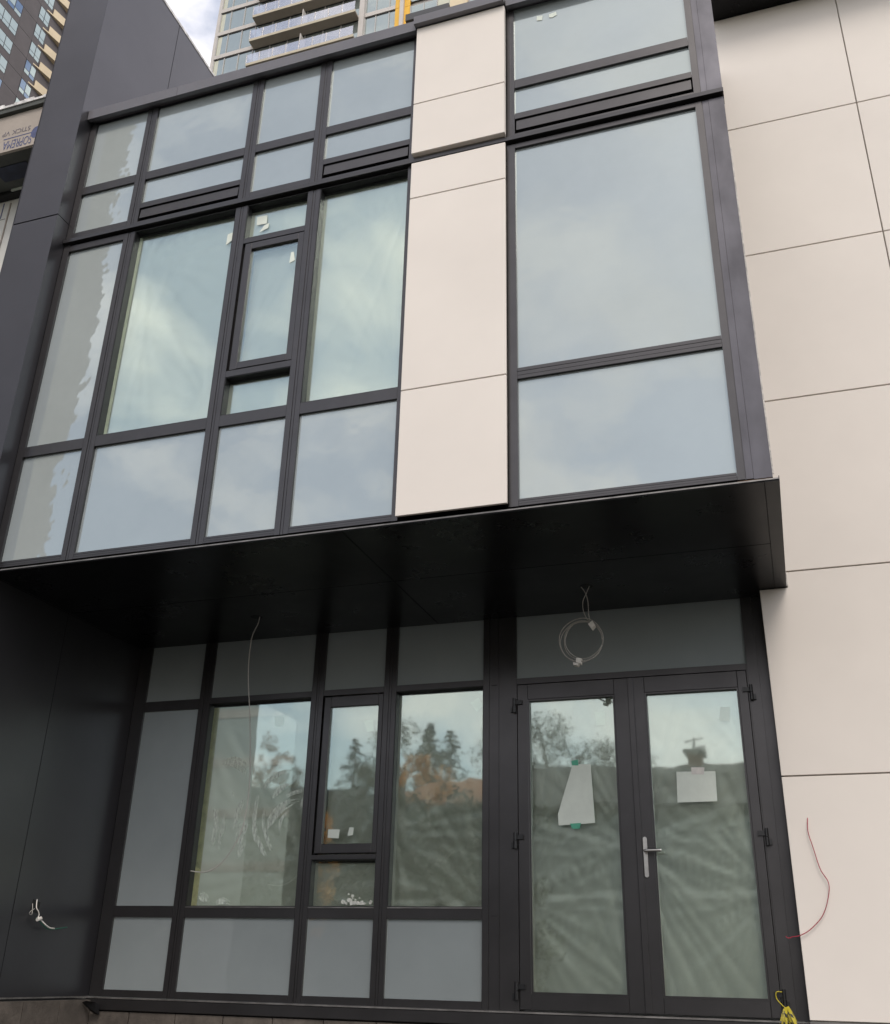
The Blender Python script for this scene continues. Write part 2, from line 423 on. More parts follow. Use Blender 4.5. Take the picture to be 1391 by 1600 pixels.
for ci, (a, b) in enumerate(cols):
    tl = -0.15 if ci == 0 else 0.0
    a2, b2 = a + EPS, b - EPS
    spandrel(a, b, zA0, TOPZ - 0.02, tilt=tl)                       # top row
    transom(a2, b2, zA1, zA0)
    if ci in (0, 2):
        spandrel(a, b, zB2, zA1, tilt=tl, tiltx=0.3 if ci == 0 else 0)
        transom(a2, b2, 7.432, zB2)
    else:
        spandrel(a, b, zB1, zA1)
        transom(a2, b2, 7.632, zB1)
        # slim exhaust vent: dark slot with a metal hood panel in it
        part('vent_slot', 'black', a2, b2, 0.10, YB, 7.480, 7.632)
        o = MB().prism([(a + .012, 0.010, 7.618), (a + .012, 0.030, 7.620), (a + .012, 0.022, 7.522), (a + .012, 0.002, 7.518)], (b - a - .024, 0, 0)).build('vent_hood', 'frame', TH)
        transom(a2, b2, 7.432, 7.480)
    # bottom row
    spandrel(a, b, zD0, zD1, tilt=tl)
    transom(a2, b2, zD1, zC0)
    transom(a2, b2, 4.312, zD0, split=True)
spandrel(cols[0][0], cols[0][1], zC0, zC1, tilt=-0.15)
transom(cols[0][0] + EPS, cols[0][1] - EPS, zC1, 7.375)

# --- vision windows of the projecting storey
def window_fixed(x0, x1, z0, z1, yf, yg, name='window', jl=0.004, jr=0.03):
    """fixed light: deep reveal, glazing bead and a pane"""
    mb = MB(); t = 0.024; yb = yg + 0.010
    mb.box(x0, x0 + jl, yf + .004, yb, z0, z1); mb.box(x1 - jl, x1, yf + .004, yb, z0, z1)
    mb.box(x0 + jl, x1 - jl, yf + .004, yb, z1 - .004, z1); mb.box(x0 + jl, x1 - jl, yf + .004, yb, z0, z0 + .006)
    mb.box(x0 + jl, x1 - jl, yg + .002, yb, z1 - .022, z1 - .004)
    mb.box(x1 - jl - .012, x1 - jl, yg + .002, yb, z0 + .006, z1 - .022)
    w = mb.build(name, 'reveal', TH)
    p = bx('pane', 'glass', x0 + jl - .002, x1 - jl + .002, yg, yg + .006, z0 + .004, z1 - .004, parent=w)
    p.rotation_euler = (R(random.uniform(-.15, .15)), 0, R(random.uniform(-.15, .15)))
    return w, p
def window_sash(x0, x1, z0, z1, gx0, gx1, gz0, gz1, yf):
    mb = MB()
    mb.box(x0, gx0, yf, yf + .07, z0, z1); mb.box(gx1, x1, yf, yf + .07, z0, z1)
    mb.box(gx0, gx1, yf, yf + .07, gz1, z1); mb.box(gx0, gx1, yf, yf + .07, z0, gz0)
    w = mb.build('casement_window', 'frame', TH, bevel=0.003)
    p = bx('pane', 'glass', gx0 - .008, gx1 + .008, yf + .02, yf + .026, gz0 - .008, gz1 + .008, parent=w)
    hb = MB().box(gx0 + .0, gx1 - .0, yf - .003, yf - .0005, z0 + .004, z0 + .012).build('drip_edge', 'frame', w)
    return w, p
UG = 0.062
W_U2 = window_fixed(-4.829 + EPS, -3.839 - EPS, zC0 + EPS, 7.374, 0.0, UG)
W_U3a = window_fixed(-3.730 + EPS, -3.174 - EPS, 7.022, 7.374, 0.0, UG)
transom(-3.730 + EPS, -3.174 - EPS, 6.972, 7.020)
part('window_jamb', 'black', -3.730 + EPS, -3.712, 0.03, YB, 5.745, 6.970)
W_U3b = window_sash(-3.708, -3.176, 5.750, 6.968, -3.648, -3.228, 5.815, 6.903, 0.004)
transom(-3.730 + EPS, -3.174 - EPS, 5.690, 5.742)
W_U3c = window_fixed(-3.730 + EPS, -3.174 - EPS, zC0 + EPS, 5.688, 0.0, UG)
W_U4 = window_fixed(-3.065 + EPS, -2.267, zC0 + EPS, 7.374, 0.0, UG)

# --- ledge flashing at the floor line
MB().prism([(XF + .004, -0.030, 7.398), (XF + .004, -0.034, 7.430), (XF + .004, 0.10, 7.4315), (XF + .004, 0.10, 7.398)], (XE + .004 - XF - .004, 0, 0)).build('ledge', 'frame', TH)
part('ledge_shadow_strip', 'black', XF + .006, XE - .004, 0.02, 0.16, 7.3765, 7.397)  # black strip stands in for the shadow line under the ledge

# --- right bay
rA, rB = -1.433, -0.083
bx('mullion', 'frame', -1.496, rA, 0, YB, 4.31, 7.3755, parent=TH)
MB().box(-1.496, rA, 0, YB, 7.4325, TOPZ).box(-1.470, -1.462, -.003, 0, 7.4325, TOPZ).build('mullion', 'frame', TH)
for z0, z1 in ((4.300, 7.3755), (7.4325, 9.6)):
    MB().box(rB, rB + .045, 0, YB, z0 + .01, z1).box(rB + .045, rB + .051, .012, YB, z0 + .01, z1).build('mullion', 'frame', TH)
    MB().box(rB + .051, rB + .093, .003, YB, z0 + .01, z1).box(rB + .0945, XE, .001, YB, z0 + .004, z1).build('corner_panel', 'frame_flat', TH)
RTOP = 9.0
spandrel(rA, rB, zA0, 8.86); transom(rA + EPS, rB - EPS, zA1, zA0)
spandrel(rA, rB, zB1, zA1); transom(rA + EPS, rB - EPS, 7.632, zB1)
part('vent_slot', 'black', rA + EPS, rB - EPS, 0.10, YB, 7.480, 7.632)
MB().prism([(rA + .012, 0.010, 7.618), (rA + .012, 0.030, 7.620), (rA + .012, 0.022, 7.522), (rA + .012, 0.002, 7.518)], (rB - rA - .024, 0, 0)).build('vent_hood', 'frame', TH)
transom(rA + EPS, rB - EPS, 7.432, 7.480)
transom(rA + EPS, rB - EPS, zC1 + .02, 7.375)
spandrel(rA, rB, zC0, zC1 + .02); transom(rA + EPS, rB - EPS, 5.263, zC0, split=True)
spandrel(rA, rB, zD0, 5.263); transom(rA + EPS, rB - EPS, 4.312, zD0, split=True)

# --- cream strip of panels between the bays
cx0, cx1 = -2.258, -1.497
def cream(x0, x1, y0, y1, z0, z1, parent=None):
    return bx('wall_panel', 'cream', x0, x1, y0, y1, z0, z1, parent=parent or CW, bevel=0.0025)
CW = MB().box(cx0 + .03, cx1 - .03, -.03, .10, 4.335, 7.372).box(cx0 + .03, cx1 - .03, -.03, .10, 7.45, 8.85).build('panel_backing', 'black', TH)
for z0, z1 in ((4.318, 5.277), (5.285, 7.003), (7.011, 7.366)): cream(cx0, cx1, -.052, -.0305, z0, z1)
for z0, z1 in ((7.445, 7.967), (7.975, 8.838)): cream(cx0 + .003, cx1 + .003, -.075, -.0305, z0, z1)
part('panel_edge', 'cream_edge', cx1 - .0285, cx1 - .006, -.030, .0, 4.335, 7.36)
part('panel_edge', 'cream_edge', cx1 - .0285, cx1 - .006, -.030, .0, 7.45, 8.83)
part('panel_trim', 'cream_edge', cx0 + .01, cx1 - .01, -.030, .0, 7.440, 7.449)

# --- parapet caps
def cap(x0, x1, yf, zb, zt, mat='cap'):
    return MB().prism([(x0, yf, zb), (x0, yf - .006, zt - .004), (x0, yf + .02, zt), (x0, .35, zt - .03), (x0, .35, zt - .07), (x0, yf + .04, zb + .04), (x0, yf + .04, zb)], (x1 - x0, 0, 0)).build('parapet_cap', mat, TH)
cap(XF + .004, -4.6, -.07, 8.835, 8.945); cap(-4.597, -2.270, -.07, 8.835, 8.945)
cap(-2.267, -1.488, -.125, 8.842, 8.925)
cap(-1.485, rB - .03, -.06, 8.845, 8.955)
part('parapet', 'frame_flat', XF + .01, -2.264, 0.03, 0.19, 8.842, 8.90)
part('parapet', 'frame_flat', -1.48, rB - .03, 0.03, 0.19, 8.862, 8.90)
part('tower_return', 'frame_flat', rB - .028, XE, 0.175, 2.0, 7.5, 9.6)

# --- side wall of the projecting storeys
part('side_wall', 'frame_flat', XE - .012, XE, YB + .003, WY + .3, 4.315, 9.6)
part('corner_trim', 'foil', XE + .001, XE + .008, .012, .02, 4.33, 6.9)

# --- raw gap under the projecting storey, soffit
part('gap_channel', 'rust', XF + .01, XE - .002, 0.035, 0.10, 4.285, 4.311)
part('gap_channel', 'black', XF + .01, XE - .14, 0.018, 0.034, 4.288, 4.311)
part('gap_channel', 'rust', -.085, XE - .004, 0.004, 0.03, 4.288, 4.303)
for px, w in ((218, .14), (340, .12), (462, .13), (665, .14), (860, .2), (1020, .12)):
    p = iy(px, 800, 0.0)
    MB().prism([(p.x, .012, 4.290), (p.x + w, .012, 4.291), (p.x + w * .9, .013, 4.302), (p.x + w * .1, .013, 4.303)], (0, .004, 0)).build('shim', 'foil' if px == 218 else 'rust', TH)
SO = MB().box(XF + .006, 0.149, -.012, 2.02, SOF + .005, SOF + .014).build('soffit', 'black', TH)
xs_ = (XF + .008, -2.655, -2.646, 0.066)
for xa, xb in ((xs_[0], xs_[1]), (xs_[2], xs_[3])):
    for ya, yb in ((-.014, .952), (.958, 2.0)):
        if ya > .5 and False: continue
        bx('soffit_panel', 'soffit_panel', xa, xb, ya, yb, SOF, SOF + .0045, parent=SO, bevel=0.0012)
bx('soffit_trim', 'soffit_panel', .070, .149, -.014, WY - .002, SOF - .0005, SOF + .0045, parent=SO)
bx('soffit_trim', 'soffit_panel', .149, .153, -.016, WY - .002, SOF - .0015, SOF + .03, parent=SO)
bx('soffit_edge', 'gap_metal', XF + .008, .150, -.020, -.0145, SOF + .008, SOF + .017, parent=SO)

# --- fin wall on the left
FIN = MB().box(-6.05, XF - .005, -.14, 2.6, 1.37, 11.28).build('fin_wall', 'black', TH)
def fin(y0, y1, z0, z1, side=True):
    return bx('cladding_panel', 'fin_panel', XF - .0045, XF, y0, y1, z0, z1, parent=FIN)
for y0, y1 in ((-.152, .936), (.944, 2.598)):
    for z0, z1 in ((1.365, 4.262), (4.270, 7.626), (7.634, 11.28)):
        fin(y0, y1, z0, z1)
for z0, z1 in ((1.365, 4.262), (4.270, 7.622), (7.636, 11.28)):
    bx('cladding_panel', 'fin_panel', -6.058, XF - .005, -.152, -.1405, z0, z1, parent=FIN)
bx('cladding_panel', 'fin_panel', -6.062, -6.0505, -.152, 2.6, 1.365, 11.28, parent=FIN)
bx('fin_cap', 'white_flash', -6.07, XF + .006, -.16, 2.62, 11.282, 11.315, parent=FIN)
bx('base_trim', 'gap_metal', -6.06, XF + .004, -.155, 2.0, 1.352, 1.364, parent=FIN)

# --- cream wall on the right
RW = MB().box(0.14, 6.0, WY + .02, WY + .3, 1.36, 11.0).box(-.03, .14, WY + .02, WY + .3, 1.36, 4.32).build('wall', 'cream_edge', TH)
zj = (1.368, 2.888, 4.394, 5.880, 7.362, 8.838, 10.30)
xj = (-.0, 1.286, 2.80, 4.31, 5.8)
for k in range(len(zj) - 1):
    for q in range(4):
        xa = xj[q] + (.005 if q else 0); xb = xj[q + 1] - .005
        za, zb = zj[k] + .005, zj[k + 1] - .005
        if q == 0 and k == 0: cream(-.042, xb, WY, WY + .0195, za, zb, RW)
        elif q == 0 and k == 1: MB().prism([(-.042, WY, za), (xb, WY, za), (xb, WY, zb), (.160, WY, zb), (.160, WY, SOF - .004), (-.042, WY, SOF - .004)], (0, .0195, 0)).build('wall_panel', 'cream', RW, bevel=.0025)
        elif q == 0: cream(.128, xb, WY, WY + .0195, za, zb, RW)
        else: cream(xa, xb, WY, WY + .0195, za, zb, RW)
part('upper_soffit', 'soffit_panel', XE + .002, 6.0, 1.5, WY + .3, 10.30, 10.42)
part('base_trim', 'gap_metal', -.042, 6.0, WY - .004, WY + .018, 1.352, 1.366)
part('corner_bead', 'foil', .154, .164, WY - .006, WY - .0005, SOF + .01, SOF + .13)

# --- ground-floor glazing
SX = 0.057
gX = [x + SX for x in uX[:7]] + [-2.253]
GY, GB = 2.0, 2.16
gP1, gQ0, gQ1, gS0, gS1 = 3.760, 3.674, 2.044, 1.958, 1.415
SILL = 1.362
bx('mullion', 'frame', XF + .004, gX[0], GY, GB, SILL, SOF + .004, parent=TH)
for i in (1, 3, 5): mullion(gX[i], gX[i + 1], SILL, SOF + .004, GY, GB)
MB().box(gX[7], -2.205, GY, GB, SILL, SOF + .004).box(-2.205, -2.199, GY + .008, GB, SILL, SOF + .004).box(-2.199, -2.125, GY + .003, GB, SILL, SOF + .004).box(-2.125, -2.119, GY + .009, GB, SILL, SOF + .004).box(-2.119, -1.996, GY + .001, GB, SILL, SOF + .004).build('door_post', 'frame', TH)
MB().box(-2.186, -2.138, GY - .001, GY + .002, 3.705, 3.712).box(-2.186, -2.138, GY - .001, GY + .002, 1.98, 1.984).build('post_seam', 'black', TH)
gcols = [(gX[0], gX[1]), (gX[2], gX[3]), (gX[4], gX[5]), (gX[6], gX[7])]
for ci, (a, b) in enumerate(gcols):
    a2, b2 = a + EPS, b - EPS
    spandrel(a, b, gP1, SOF + .002, y=GY + .022)
    transom(a2, b2, gQ0 if ci == 0 else 3.712, gP1, GY, GB)
    spandrel(a, b, gS1, gS0, y=GY + .022)
    transom(a2, b2, gS0, gQ1 - (.0 if ci == 0 else .012), GY, GB)
    if ci:
        bx('sill_bead', 'gap_metal', a2, b2, GY - .004, GY + .03, gQ1 - .0115, gQ1 - .004, parent=TH)
    transom(a2, b2, SILL, gS1, GY, GB)
spandrel(gX[0], gX[1], gQ1, gQ0, y=GY + .022)
GG = GY + .066
zlo, zhi = gQ1 - .003, 3.7105
W_G2 = window_fixed(gX[2] + EPS, gX[3] - EPS, zlo, zhi, GY, GG)
part('window_jamb', 'black', gX[4] + EPS, gX[4] + .014, GY + .03, GB, 2.432, zhi)
W_G3 = window_sash(gX[4] + .018, gX[5] - .004, 2.436, 3.700, -3.596, -3.162, 2.508, 3.612, GY + .002)
transom(gX[4] + EPS, gX[5] - EPS, 2.392, 2.424, GY - .004, GB)
W_G3b = window_fixed(gX[4] + EPS, gX[5] - EPS, zlo, 2.391, GY, GG)
W_G4 = window_fixed(gX[6] + EPS, gX[7] - EPS, zlo, zhi, GY, GG)

# --- door set
dL, dR = -1.996, -.118
MB().box(-1.996, -1.975, GY + .001, GB, SILL, 3.752).build('door_jamb', 'frame', TH)
MB().box(-.196, -.118, GY + .001, GB, SILL, SOF + .004).box(-.1175, -.04, GY + .012, GB, SILL, SOF + .004).box(-.205, -.197, GY + .008, GB, SILL, 3.752).build('door_jamb', 'frame', TH)
transom(-1.974, -.206, 3.705, 3.752, GY + .002, GB)
spandrel(-1.974, -.200, 3.754, SOF + .002, y=GY + .022)
mullion(-1.9955, -1.9745, 3.7525, SOF + .004, GY, GB)
def door(x0, x1, gx0, gx1, yf):
    z0, z1, gz0, gz1 = 1.372, 3.700, 1.475, 3.577
    mb = MB(); D = .06
    mb.box(x0, gx0, yf, yf + D, z0, z1); mb.box(gx1, x1, yf, yf + D, z0, z1)
    mb.box(gx0, gx1, yf, yf + D, gz1, z1); mb.box(gx0, gx1, yf, yf + D, z0, gz0)
    d = mb.build('door', 'frame', TH, bevel=.003)
    bead = MB(); t = .012
    bead.box(gx0, gx0 + t, yf + .006, yf + .03, gz0, gz1).box(gx1 - t, gx1, yf + .006, yf + .03, gz0, gz1)
    bead.box(gx0 + t, gx1 - t, yf + .006, yf + .03, gz1 - t, gz1).box(gx0 + t, gx1 - t, yf + .006, yf + .03, gz0, gz0 + t)
    bead.build('glazing_bead', 'frame', d)
    p = bx('pane', 'glass', gx0 + .004, gx1 - .004, yf + .034, yf + .040, gz0 + .004, gz1 - .004, parent=d)
    p.rotation_euler = (R(random.uniform(-.1, .1)), 0, R(random.uniform(-.1, .1)))
    return d, p
DL = door(-1.972, -1.075, -1.887, -1.202, GY + .003)
DR = door(-1.069, -.208, -.968, -.277, GY + .001)
MB().box(-1.094, -1.050, GY - .010, GY + .0008, 1.374, 3.698).build('meeting_stile', 'frame', DR[0], bevel=.003)
def hinge(d, x, z, s):
    mb = MB()
    mb.tube([(x, GY - .022, z - .055), (x, GY - .022, z + .0)], .014, 8); mb.tube([(x, GY - .022, z + .004), (x, GY - .022, z + .06)], .012, 8)
    mb.box(x, x + s * .062, GY - .016, GY + .0, z + .012, z + .045); mb.box(x, x - s * .03, GY - .018, GY + .0, z - .05, z - .012)
    mb.build('hinge', 'hinge', d)
for z in (3.528, 2.505, 1.490):
    hinge(DL[0], -1.992, z, 1); hinge(DR[0], -.184, z - .004, -1)
# lever handle on a long steel plate
h = iy(1010, 1340, GY)
hp = MB(); zc = 2.385; xc = -1.030
ring = [(xc + .014 * math.cos(t), GY - .012, zc + .12 + .014 * math.sin(t)) for t in [k * math.pi / 6 for k in range(7)]] + [(xc + .014 * math.cos(t), GY - .012, zc - .13 + .014 * math.sin(t)) for t in [math.pi + k * math.pi / 6 for k in range(7)]]
hp.prism(ring, (0, .012, 0))
HN = hp.build('handle_plate', 'steel', DR[0])
MB().tube([(xc, GY - .012, zc + .035), (xc, GY - .055, zc + .035)], .009, 10).tube(curve_pts([(xc, GY - .052, zc + .035), (xc + .02, GY - .06, zc + .035), (xc + .12, GY - .060, zc + .036)], 6), .010, 10).build('lever', 'steel', HN, smooth=True)

# --- sill, base
MB().box(XF + .01, -.02, GY - .05, GY + .10, 1.268, 1.350).build('sill', 'frame', TH, bevel=.004)
MB().box(XF + .004, -.03, GY - .056, GY + .02, 1.3505, 1.3605).build('sill_edge', 'gap_metal', TH)
FND = MB().box(-8.0, 6.0, GY - .0, GY + .4, 0.0, 1.265).box(-8.0, XF + .03, -.1, GY - .001, 0, 1.345).box(-.03, 6.0, WY + .0, GY - .001, 0, 1.345).build('foundation', 'black', TH)
random.seed(3)
def blocks(x0, x1, y, z1, n0=5, zh=.30, w=.42):
    z = z1; r = 0
    while z > .02:
        zb = max(0.004, z - zh); x = x0 - (w / 2 if r % 2 else 0)
        while x < x1:
            xa, xb = max(x, x0), min(x + w, x1)
            if xb - xa > .03: bx('concrete_block', 'concrete', xa + .004, xb - .004, y - .02 + random.uniform(-.003, .003), y + .03, zb + .004, z - .004, parent=FND)
            x += w
        z = zb; r += 1
blocks(-5.56, -.03, GY - .012, 1.262)
blocks(-.03, 2.4, WY - .004, 1.343)
def blocks_y(y0, y1, x, z1, zh=.30, w=.42):
    z = z1; r = 0
    while z > .02:
        zb = max(.004, z - zh); y = y0 - (w / 2 if r % 2 else 0)
        while y < y1:
            a, b = max(y, y0), min(y + w, y1)
            if b - a > .03: bx('concrete_block', 'concrete', x - .02, x + .02 + random.uniform(-.003, .003), a + .004, b - .004, zb + .004, z - .004, parent=FND)
            y += w
        z = zb; r += 1
blocks_y(-.1, 1.96, XF + .045, 1.343)
MB().prism([(-5.50, 1.84, 1.32), (-5.44, 1.80, 1.335), (-5.39, 1.86, 1.325), (-5.40, 1.90, 1.25), (-5.47, 1.92, 1.26)], (.0, .05, -.02)).build('torn_membrane', 'black', TH)

# ================================================================== things on and in the townhouse
# --- plastic sheeting inside the glass
def fold(u, v, seeds):
    h = 0.0
    u += .025 * noise.noise(Vector((u * 3, v * 3, 8.1))); v += .03 * noise.noise(Vector((u * 2.5, v * 2.5, 3.3)))
    for (au, av, fr, amp, reach, sd) in seeds:
        du, dv = u - au, v - av
        r = math.hypot(du, dv) + 1e-4; th = math.atan2(dv, du)
        n = noise.noise(Vector((th * fr, sd, r * 0.22)))
        h += amp * (max(0, 1 - abs(n) * 4.5) ** 1.5 + .35 * (1 - abs(n) * 2.2)) * min(1, r * 5) * math.exp(-r / reach)
    h += .006 * noise.noise(Vector((u * 2.3, v * 2.3, 4.2))) + 0.0009 * noise.noise(Vector((u * 9, v * 7, 1.2)))
    return h
def plastic(label, x0, x1, z0, z1, y, seeds, nx=40, nz=60):
    mb = MB()
    for j in range(nz + 1):
        for i in range(nx + 1):
            x = x0 + (x1 - x0) * i / nx; z = z0 + (z1 - z0) * j / nz
            mb.v.append((x, y + .010 + max(-.006, fold(x, z, seeds) * .6), z))
    for j in range(nz):
        for i in range(nx):
            a = j * (nx + 1) + i; mb.f.append((a, a + 1, a + nx + 2, a + nx + 1))
    o = mb.build('plastic_sheet', 'film', smooth=True, fix=False)
    return tag(o, label, 'plastic sheet', 'plastic sheets hung inside the windows')
yu = UG + .004; yg = GG + .004
plastic('wrinkled clear plastic sheet inside the wide upper-storey window beside the tall grey glass panel', -4.826, -3.842, 5.35, 7.372, yu,
        [(-4.72, 7.1, 5, .020, 1.2, 1), (-3.9, 5.5, 4, .016, 1.0, 2), (-4.6, 6.3, 3, .012, .8, 7)])
plastic('clear plastic sheet inside the narrow upper-storey casement with its small lights', -3.727, -3.177, 5.35, 7.372, yu,
        [(-3.2, 7.0, 4, .010, .8, 3), (-3.7, 5.9, 4, .008, .8, 4)], 26)
plastic('clear plastic sheet creased from its top corner inside the window against the cream panels', -3.062, -2.267, 5.35, 7.372, yu,
        [(-2.30, 7.25, 5, .016, 1.1, 5), (-2.35, 5.5, 4, .012, .9, 6)])
plastic('smeared plastic sheet inside the wide ground-floor window by the black side wall', gX[2] + .003, gX[3] - .003, 2.042, 3.709, yg,
        [(gX[3], 2.35, 5, .020, 1.3, 8), (gX[2], 3.6, 4, .014, .9, 9), (-4.3, 2.2, 5, .010, .6, 13)])
plastic('plastic sheet inside the narrow ground-floor casement and the small light under it', gX[4] + .003, gX[5] - .003, 2.042, 3.709, yg,
        [(gX[4], 2.2, 4, .014, .9, 10), (gX[5], 3.0, 4, .008, .6, 14)], 26)
plastic('plastic sheet sagging in long curves inside the ground-floor window next to the door post', gX[6] + .003, gX[7] - .003, 2.042, 3.709, yg,
        [(gX[7], 2.1, 4, .016, 1.1, 11), (gX[6], 2.6, 4, .014, .9, 12)])
plastic('plastic sheet creased like a fan behind the glass of the hinged door without handle', -1.93, -1.17, 1.45, 3.60, GY + .062,
        [(-1.98, 2.12, 8, .016, 1.0, 15), (-1.12, 2.45, 7, .014, .8, 16), (-1.15, 1.45, 5, .010, .6, 17)], 44, 80)
plastic('plastic sheet with crosswise folds behind the glass of the door with the lever handle', -1.0, -.25, 1.45, 3.60, GY + .060,
        [(-1.10, 2.48, 8, .014, 1.0, 18), (-.18, 2.15, 7, .014, .8, 19), (-.25, 3.0, 5, .012, .5, 20)], 44, 80)

# --- papers and labels stuck to the inside of the glass
def paper(label, pts, y, group=None, mat='white_paper', cat='paper', name='paper_notice', th=.0012):
    P = [iy(px, py, y) for px, py in pts]
    o = MB().prism([(p.x, y, p.z) for p in P], (0, th, 0)).build(name, mat)
    return tag(o, label, cat, group)
yi = GG - .003
LB = 'small paper labels on the panes'
paper('small faint paper label in the wide ground-floor window, above the white smears', [(429, 1120), (444, 1119), (443, 1134), (430, 1136)], GG + .0068, LB, name='paper_label')
paper('paper label near the top of the ground-floor casement pane', [(568, 1126), (583, 1124), (584, 1141), (574, 1144)], GY + .029, LB, name='paper_label')
paper('tilted paper label near the top of the ground-floor window by the door post', [(735, 1098), (748, 1090), (755, 1103), (745, 1112)], GG + .0068, LB, name='paper_label')
paper('blank wide paper label at the bottom of the ground-floor casement pane', [(513, 1296), (531, 1296), (529, 1310), (512, 1309)], GY + .0195, LB, name='paper_label')
paper('narrow crumpled paper label at the bottom of the ground-floor casement pane', [(546, 1293), (553, 1293), (551, 1305), (543, 1306)], GY + .0195, LB, name='paper_label')
paper('small square label at the top of the door without handle', [(929, 1112), (945, 1111), (946, 1132), (932, 1134)], GY + .0438, LB, name='paper_label')
paper('small square label at the top of the door with the lever handle', [(1126, 1105), (1141, 1105), (1140, 1127), (1124, 1126)], GY + .0418, LB, name='paper_label')
pn = paper('large white paper with one slanted side taped to the door without handle', [(895, 1194), (923, 1194), (930, 1286), (873, 1290), (872, 1272)], GY + .034)
for q in ([(893, 1189), (903, 1187), (904, 1196), (894, 1196)], [(891, 1287), (908, 1286), (906, 1295), (894, 1295)]):
    P = [iy(px, py, GY + .032) for px, py in q]
    MB().prism([(p.x, GY + .0325, p.z) for p in P], (0, .0009, 0)).build('tape_piece', 'green_tape', pn)
pn2 = paper('wide white sheet of paper taped to the door with the lever handle', [(1057, 1206), (1118, 1205), (1121, 1252), (1059, 1254)], GY + .032)
P = [iy(px, py, GY + .030) for px, py in [(1080, 1199), (1101, 1199), (1100, 1210), (1081, 1210)]]
MB().prism([(p.x, GY + .0305, p.z) for p in P], (0, .0009, 0)).build('tape_piece', 'tape_white', pn2)
yiu = UG - .003
paper('white label in the small top light over the upper-storey casement, beside the torn one', [(402, 339), (418, 336), (417, 349), (401, 352)], yiu, LB, name='paper_label')
paper('torn yellowish label below the white one in the small top light of the upper storey', [(413, 352), (421, 348), (419, 356), (405, 363)], yiu, LB, name='paper_label')
paper('long white label hanging on the upper-storey casement pane', [(455, 394), (459, 393), (461, 406), (452, 411)], .0215, LB, name='paper_label')
paper('pale label at the top of the wide upper-storey window', [(356, 366), (364, 363), (364, 374), (353, 383)], yiu, LB, name='paper_label')
paper('torn white sticker on the top right grey glass panel, the smaller of two', [(839, 25), (848, 24), (847, 31), (839, 32)], .0185, LB, name='paper_label', th=.002)
paper('torn white sticker on the top right grey glass panel, the wider of two', [(858, 22), (869, 18), (870, 23), (863, 27), (858, 27)], .0185, LB, name='paper_label', th=.002)

# --- dried cleaner smears on the wide ground-floor pane, plaster blob on the lower light
def smear(pts, w, parent, y):
    """one wipe mark: a few thin, uneven, nearly parallel streaks"""
    P0 = curve_pts([iy(px, py, y) for px, py in pts], 8); n = len(P0); mb = MB(); rg = random.Random(int(pts[0][0] * 7 + pts[0][1]))
    for q in range(5):
        off = (q - 2) * w * .42 + rg.uniform(-.15, .15) * w; i0 = int(rg.uniform(0, .25) * n); i1 = int(n - rg.uniform(0, .3) * n); P = P0[i0:max(i1, i0 + 4)]; m_ = len(P); b_ = len(mb.v); ww = w * rg.uniform(.13, .30)
        for i, p in enumerate(P):
            t = (P[min(i + 1, m_ - 1)] - P[max(i - 1, 0)]).normalized(); s = Vector((-t.z, 0, t.x)); c = p + s * (off * (.55 + .45 * math.sin(math.pi * (i + 1) / (m_ + 1))) + .004 * noise.noise(p * 14 + Vector((q, 0, 0)))) + Vector((0, -.0001 * q, 0))
            k = ww * math.sin(math.pi * (i + .5) / m_) ** .5; mb.v.append(tuple(c + s * k)); mb.v.append(tuple(c - s * k))
        for i in range(m_ - 1): mb.f.append((b_ + 2 * i, b_ + 2 * i + 1, b_ + 2 * i + 3, b_ + 2 * i + 2))
    o = mb.build('smear', 'smear', parent, fix=False); o['kind'] = 'stuff'
ys = GG - .0012
for pts, w in (
        ([(346, 1195), (358, 1192), (372, 1196), (382, 1206), (385, 1222)], .016), ([(352, 1187), (368, 1184), (382, 1192), (388, 1205)], .006),
        ([(337, 1262), (338, 1290), (331, 1325)], .014), ([(350, 1270), (349, 1295), (343, 1312)], .009), ([(345, 1290), (343, 1318), (340, 1330)], .006),
        ([(381, 1248), (374, 1262), (370, 1280), (362, 1300)], .014), ([(384, 1285), (377, 1300), (370, 1335)], .026), ([(378, 1320), (370, 1342)], .014),
        ([(397, 1265), (398, 1300), (402, 1320)], .014), ([(404, 1240), (400, 1262), (399, 1290)], .008), ([(413, 1262), (412, 1290), (420, 1318), (425, 1330)], .009),
        ([(402, 1305), (408, 1325), (417, 1342)], .010), ([(417, 1298), (424, 1282), (440, 1262), (462, 1250)], .020), ([(420, 1290), (432, 1268), (450, 1254), (472, 1250)], .009),
        ([(437, 1299), (440, 1280), (452, 1268)], .007), ([(470, 1262), (474, 1250), (475, 1240)], .010), ([(409, 1235), (420, 1220), (440, 1208), (462, 1205)], .012),
        ([(425, 1246), (440, 1232), (456, 1226)], .014), ([(446, 1245), (462, 1238), (478, 1236)], .009), ([(364, 1236), (365, 1246)], .006),
        ([(335, 1412), (347, 1408), (360, 1413)], .014), ([(313, 1396), (320, 1404), (322, 1412)], .018)):
    smear(pts, w * 1.7, W_G2[1], ys)
b = iy(556, 1408, GG - .006); pb = MB(); rng = random.Random(5)
for k in range(26):
    q = b + Vector((rng.gauss(0, .05), 0, abs(rng.gauss(0, .022)) - .02)); r_ = rng.uniform(.006, .02)
    pb.prism([(q.x + r_ * math.cos(t) * rng.uniform(.6, 1.2), q.y + .005, q.z + r_ * math.sin(t) * rng.uniform(.6, 1.2)) for t in [i * math.pi / 3 for i in range(6)]], (0, -.004 - .004 * rng.random(), 0))
setting(pb.build('plaster_splash', 'plaster_blob', W_G3b[1]), 'stuff')

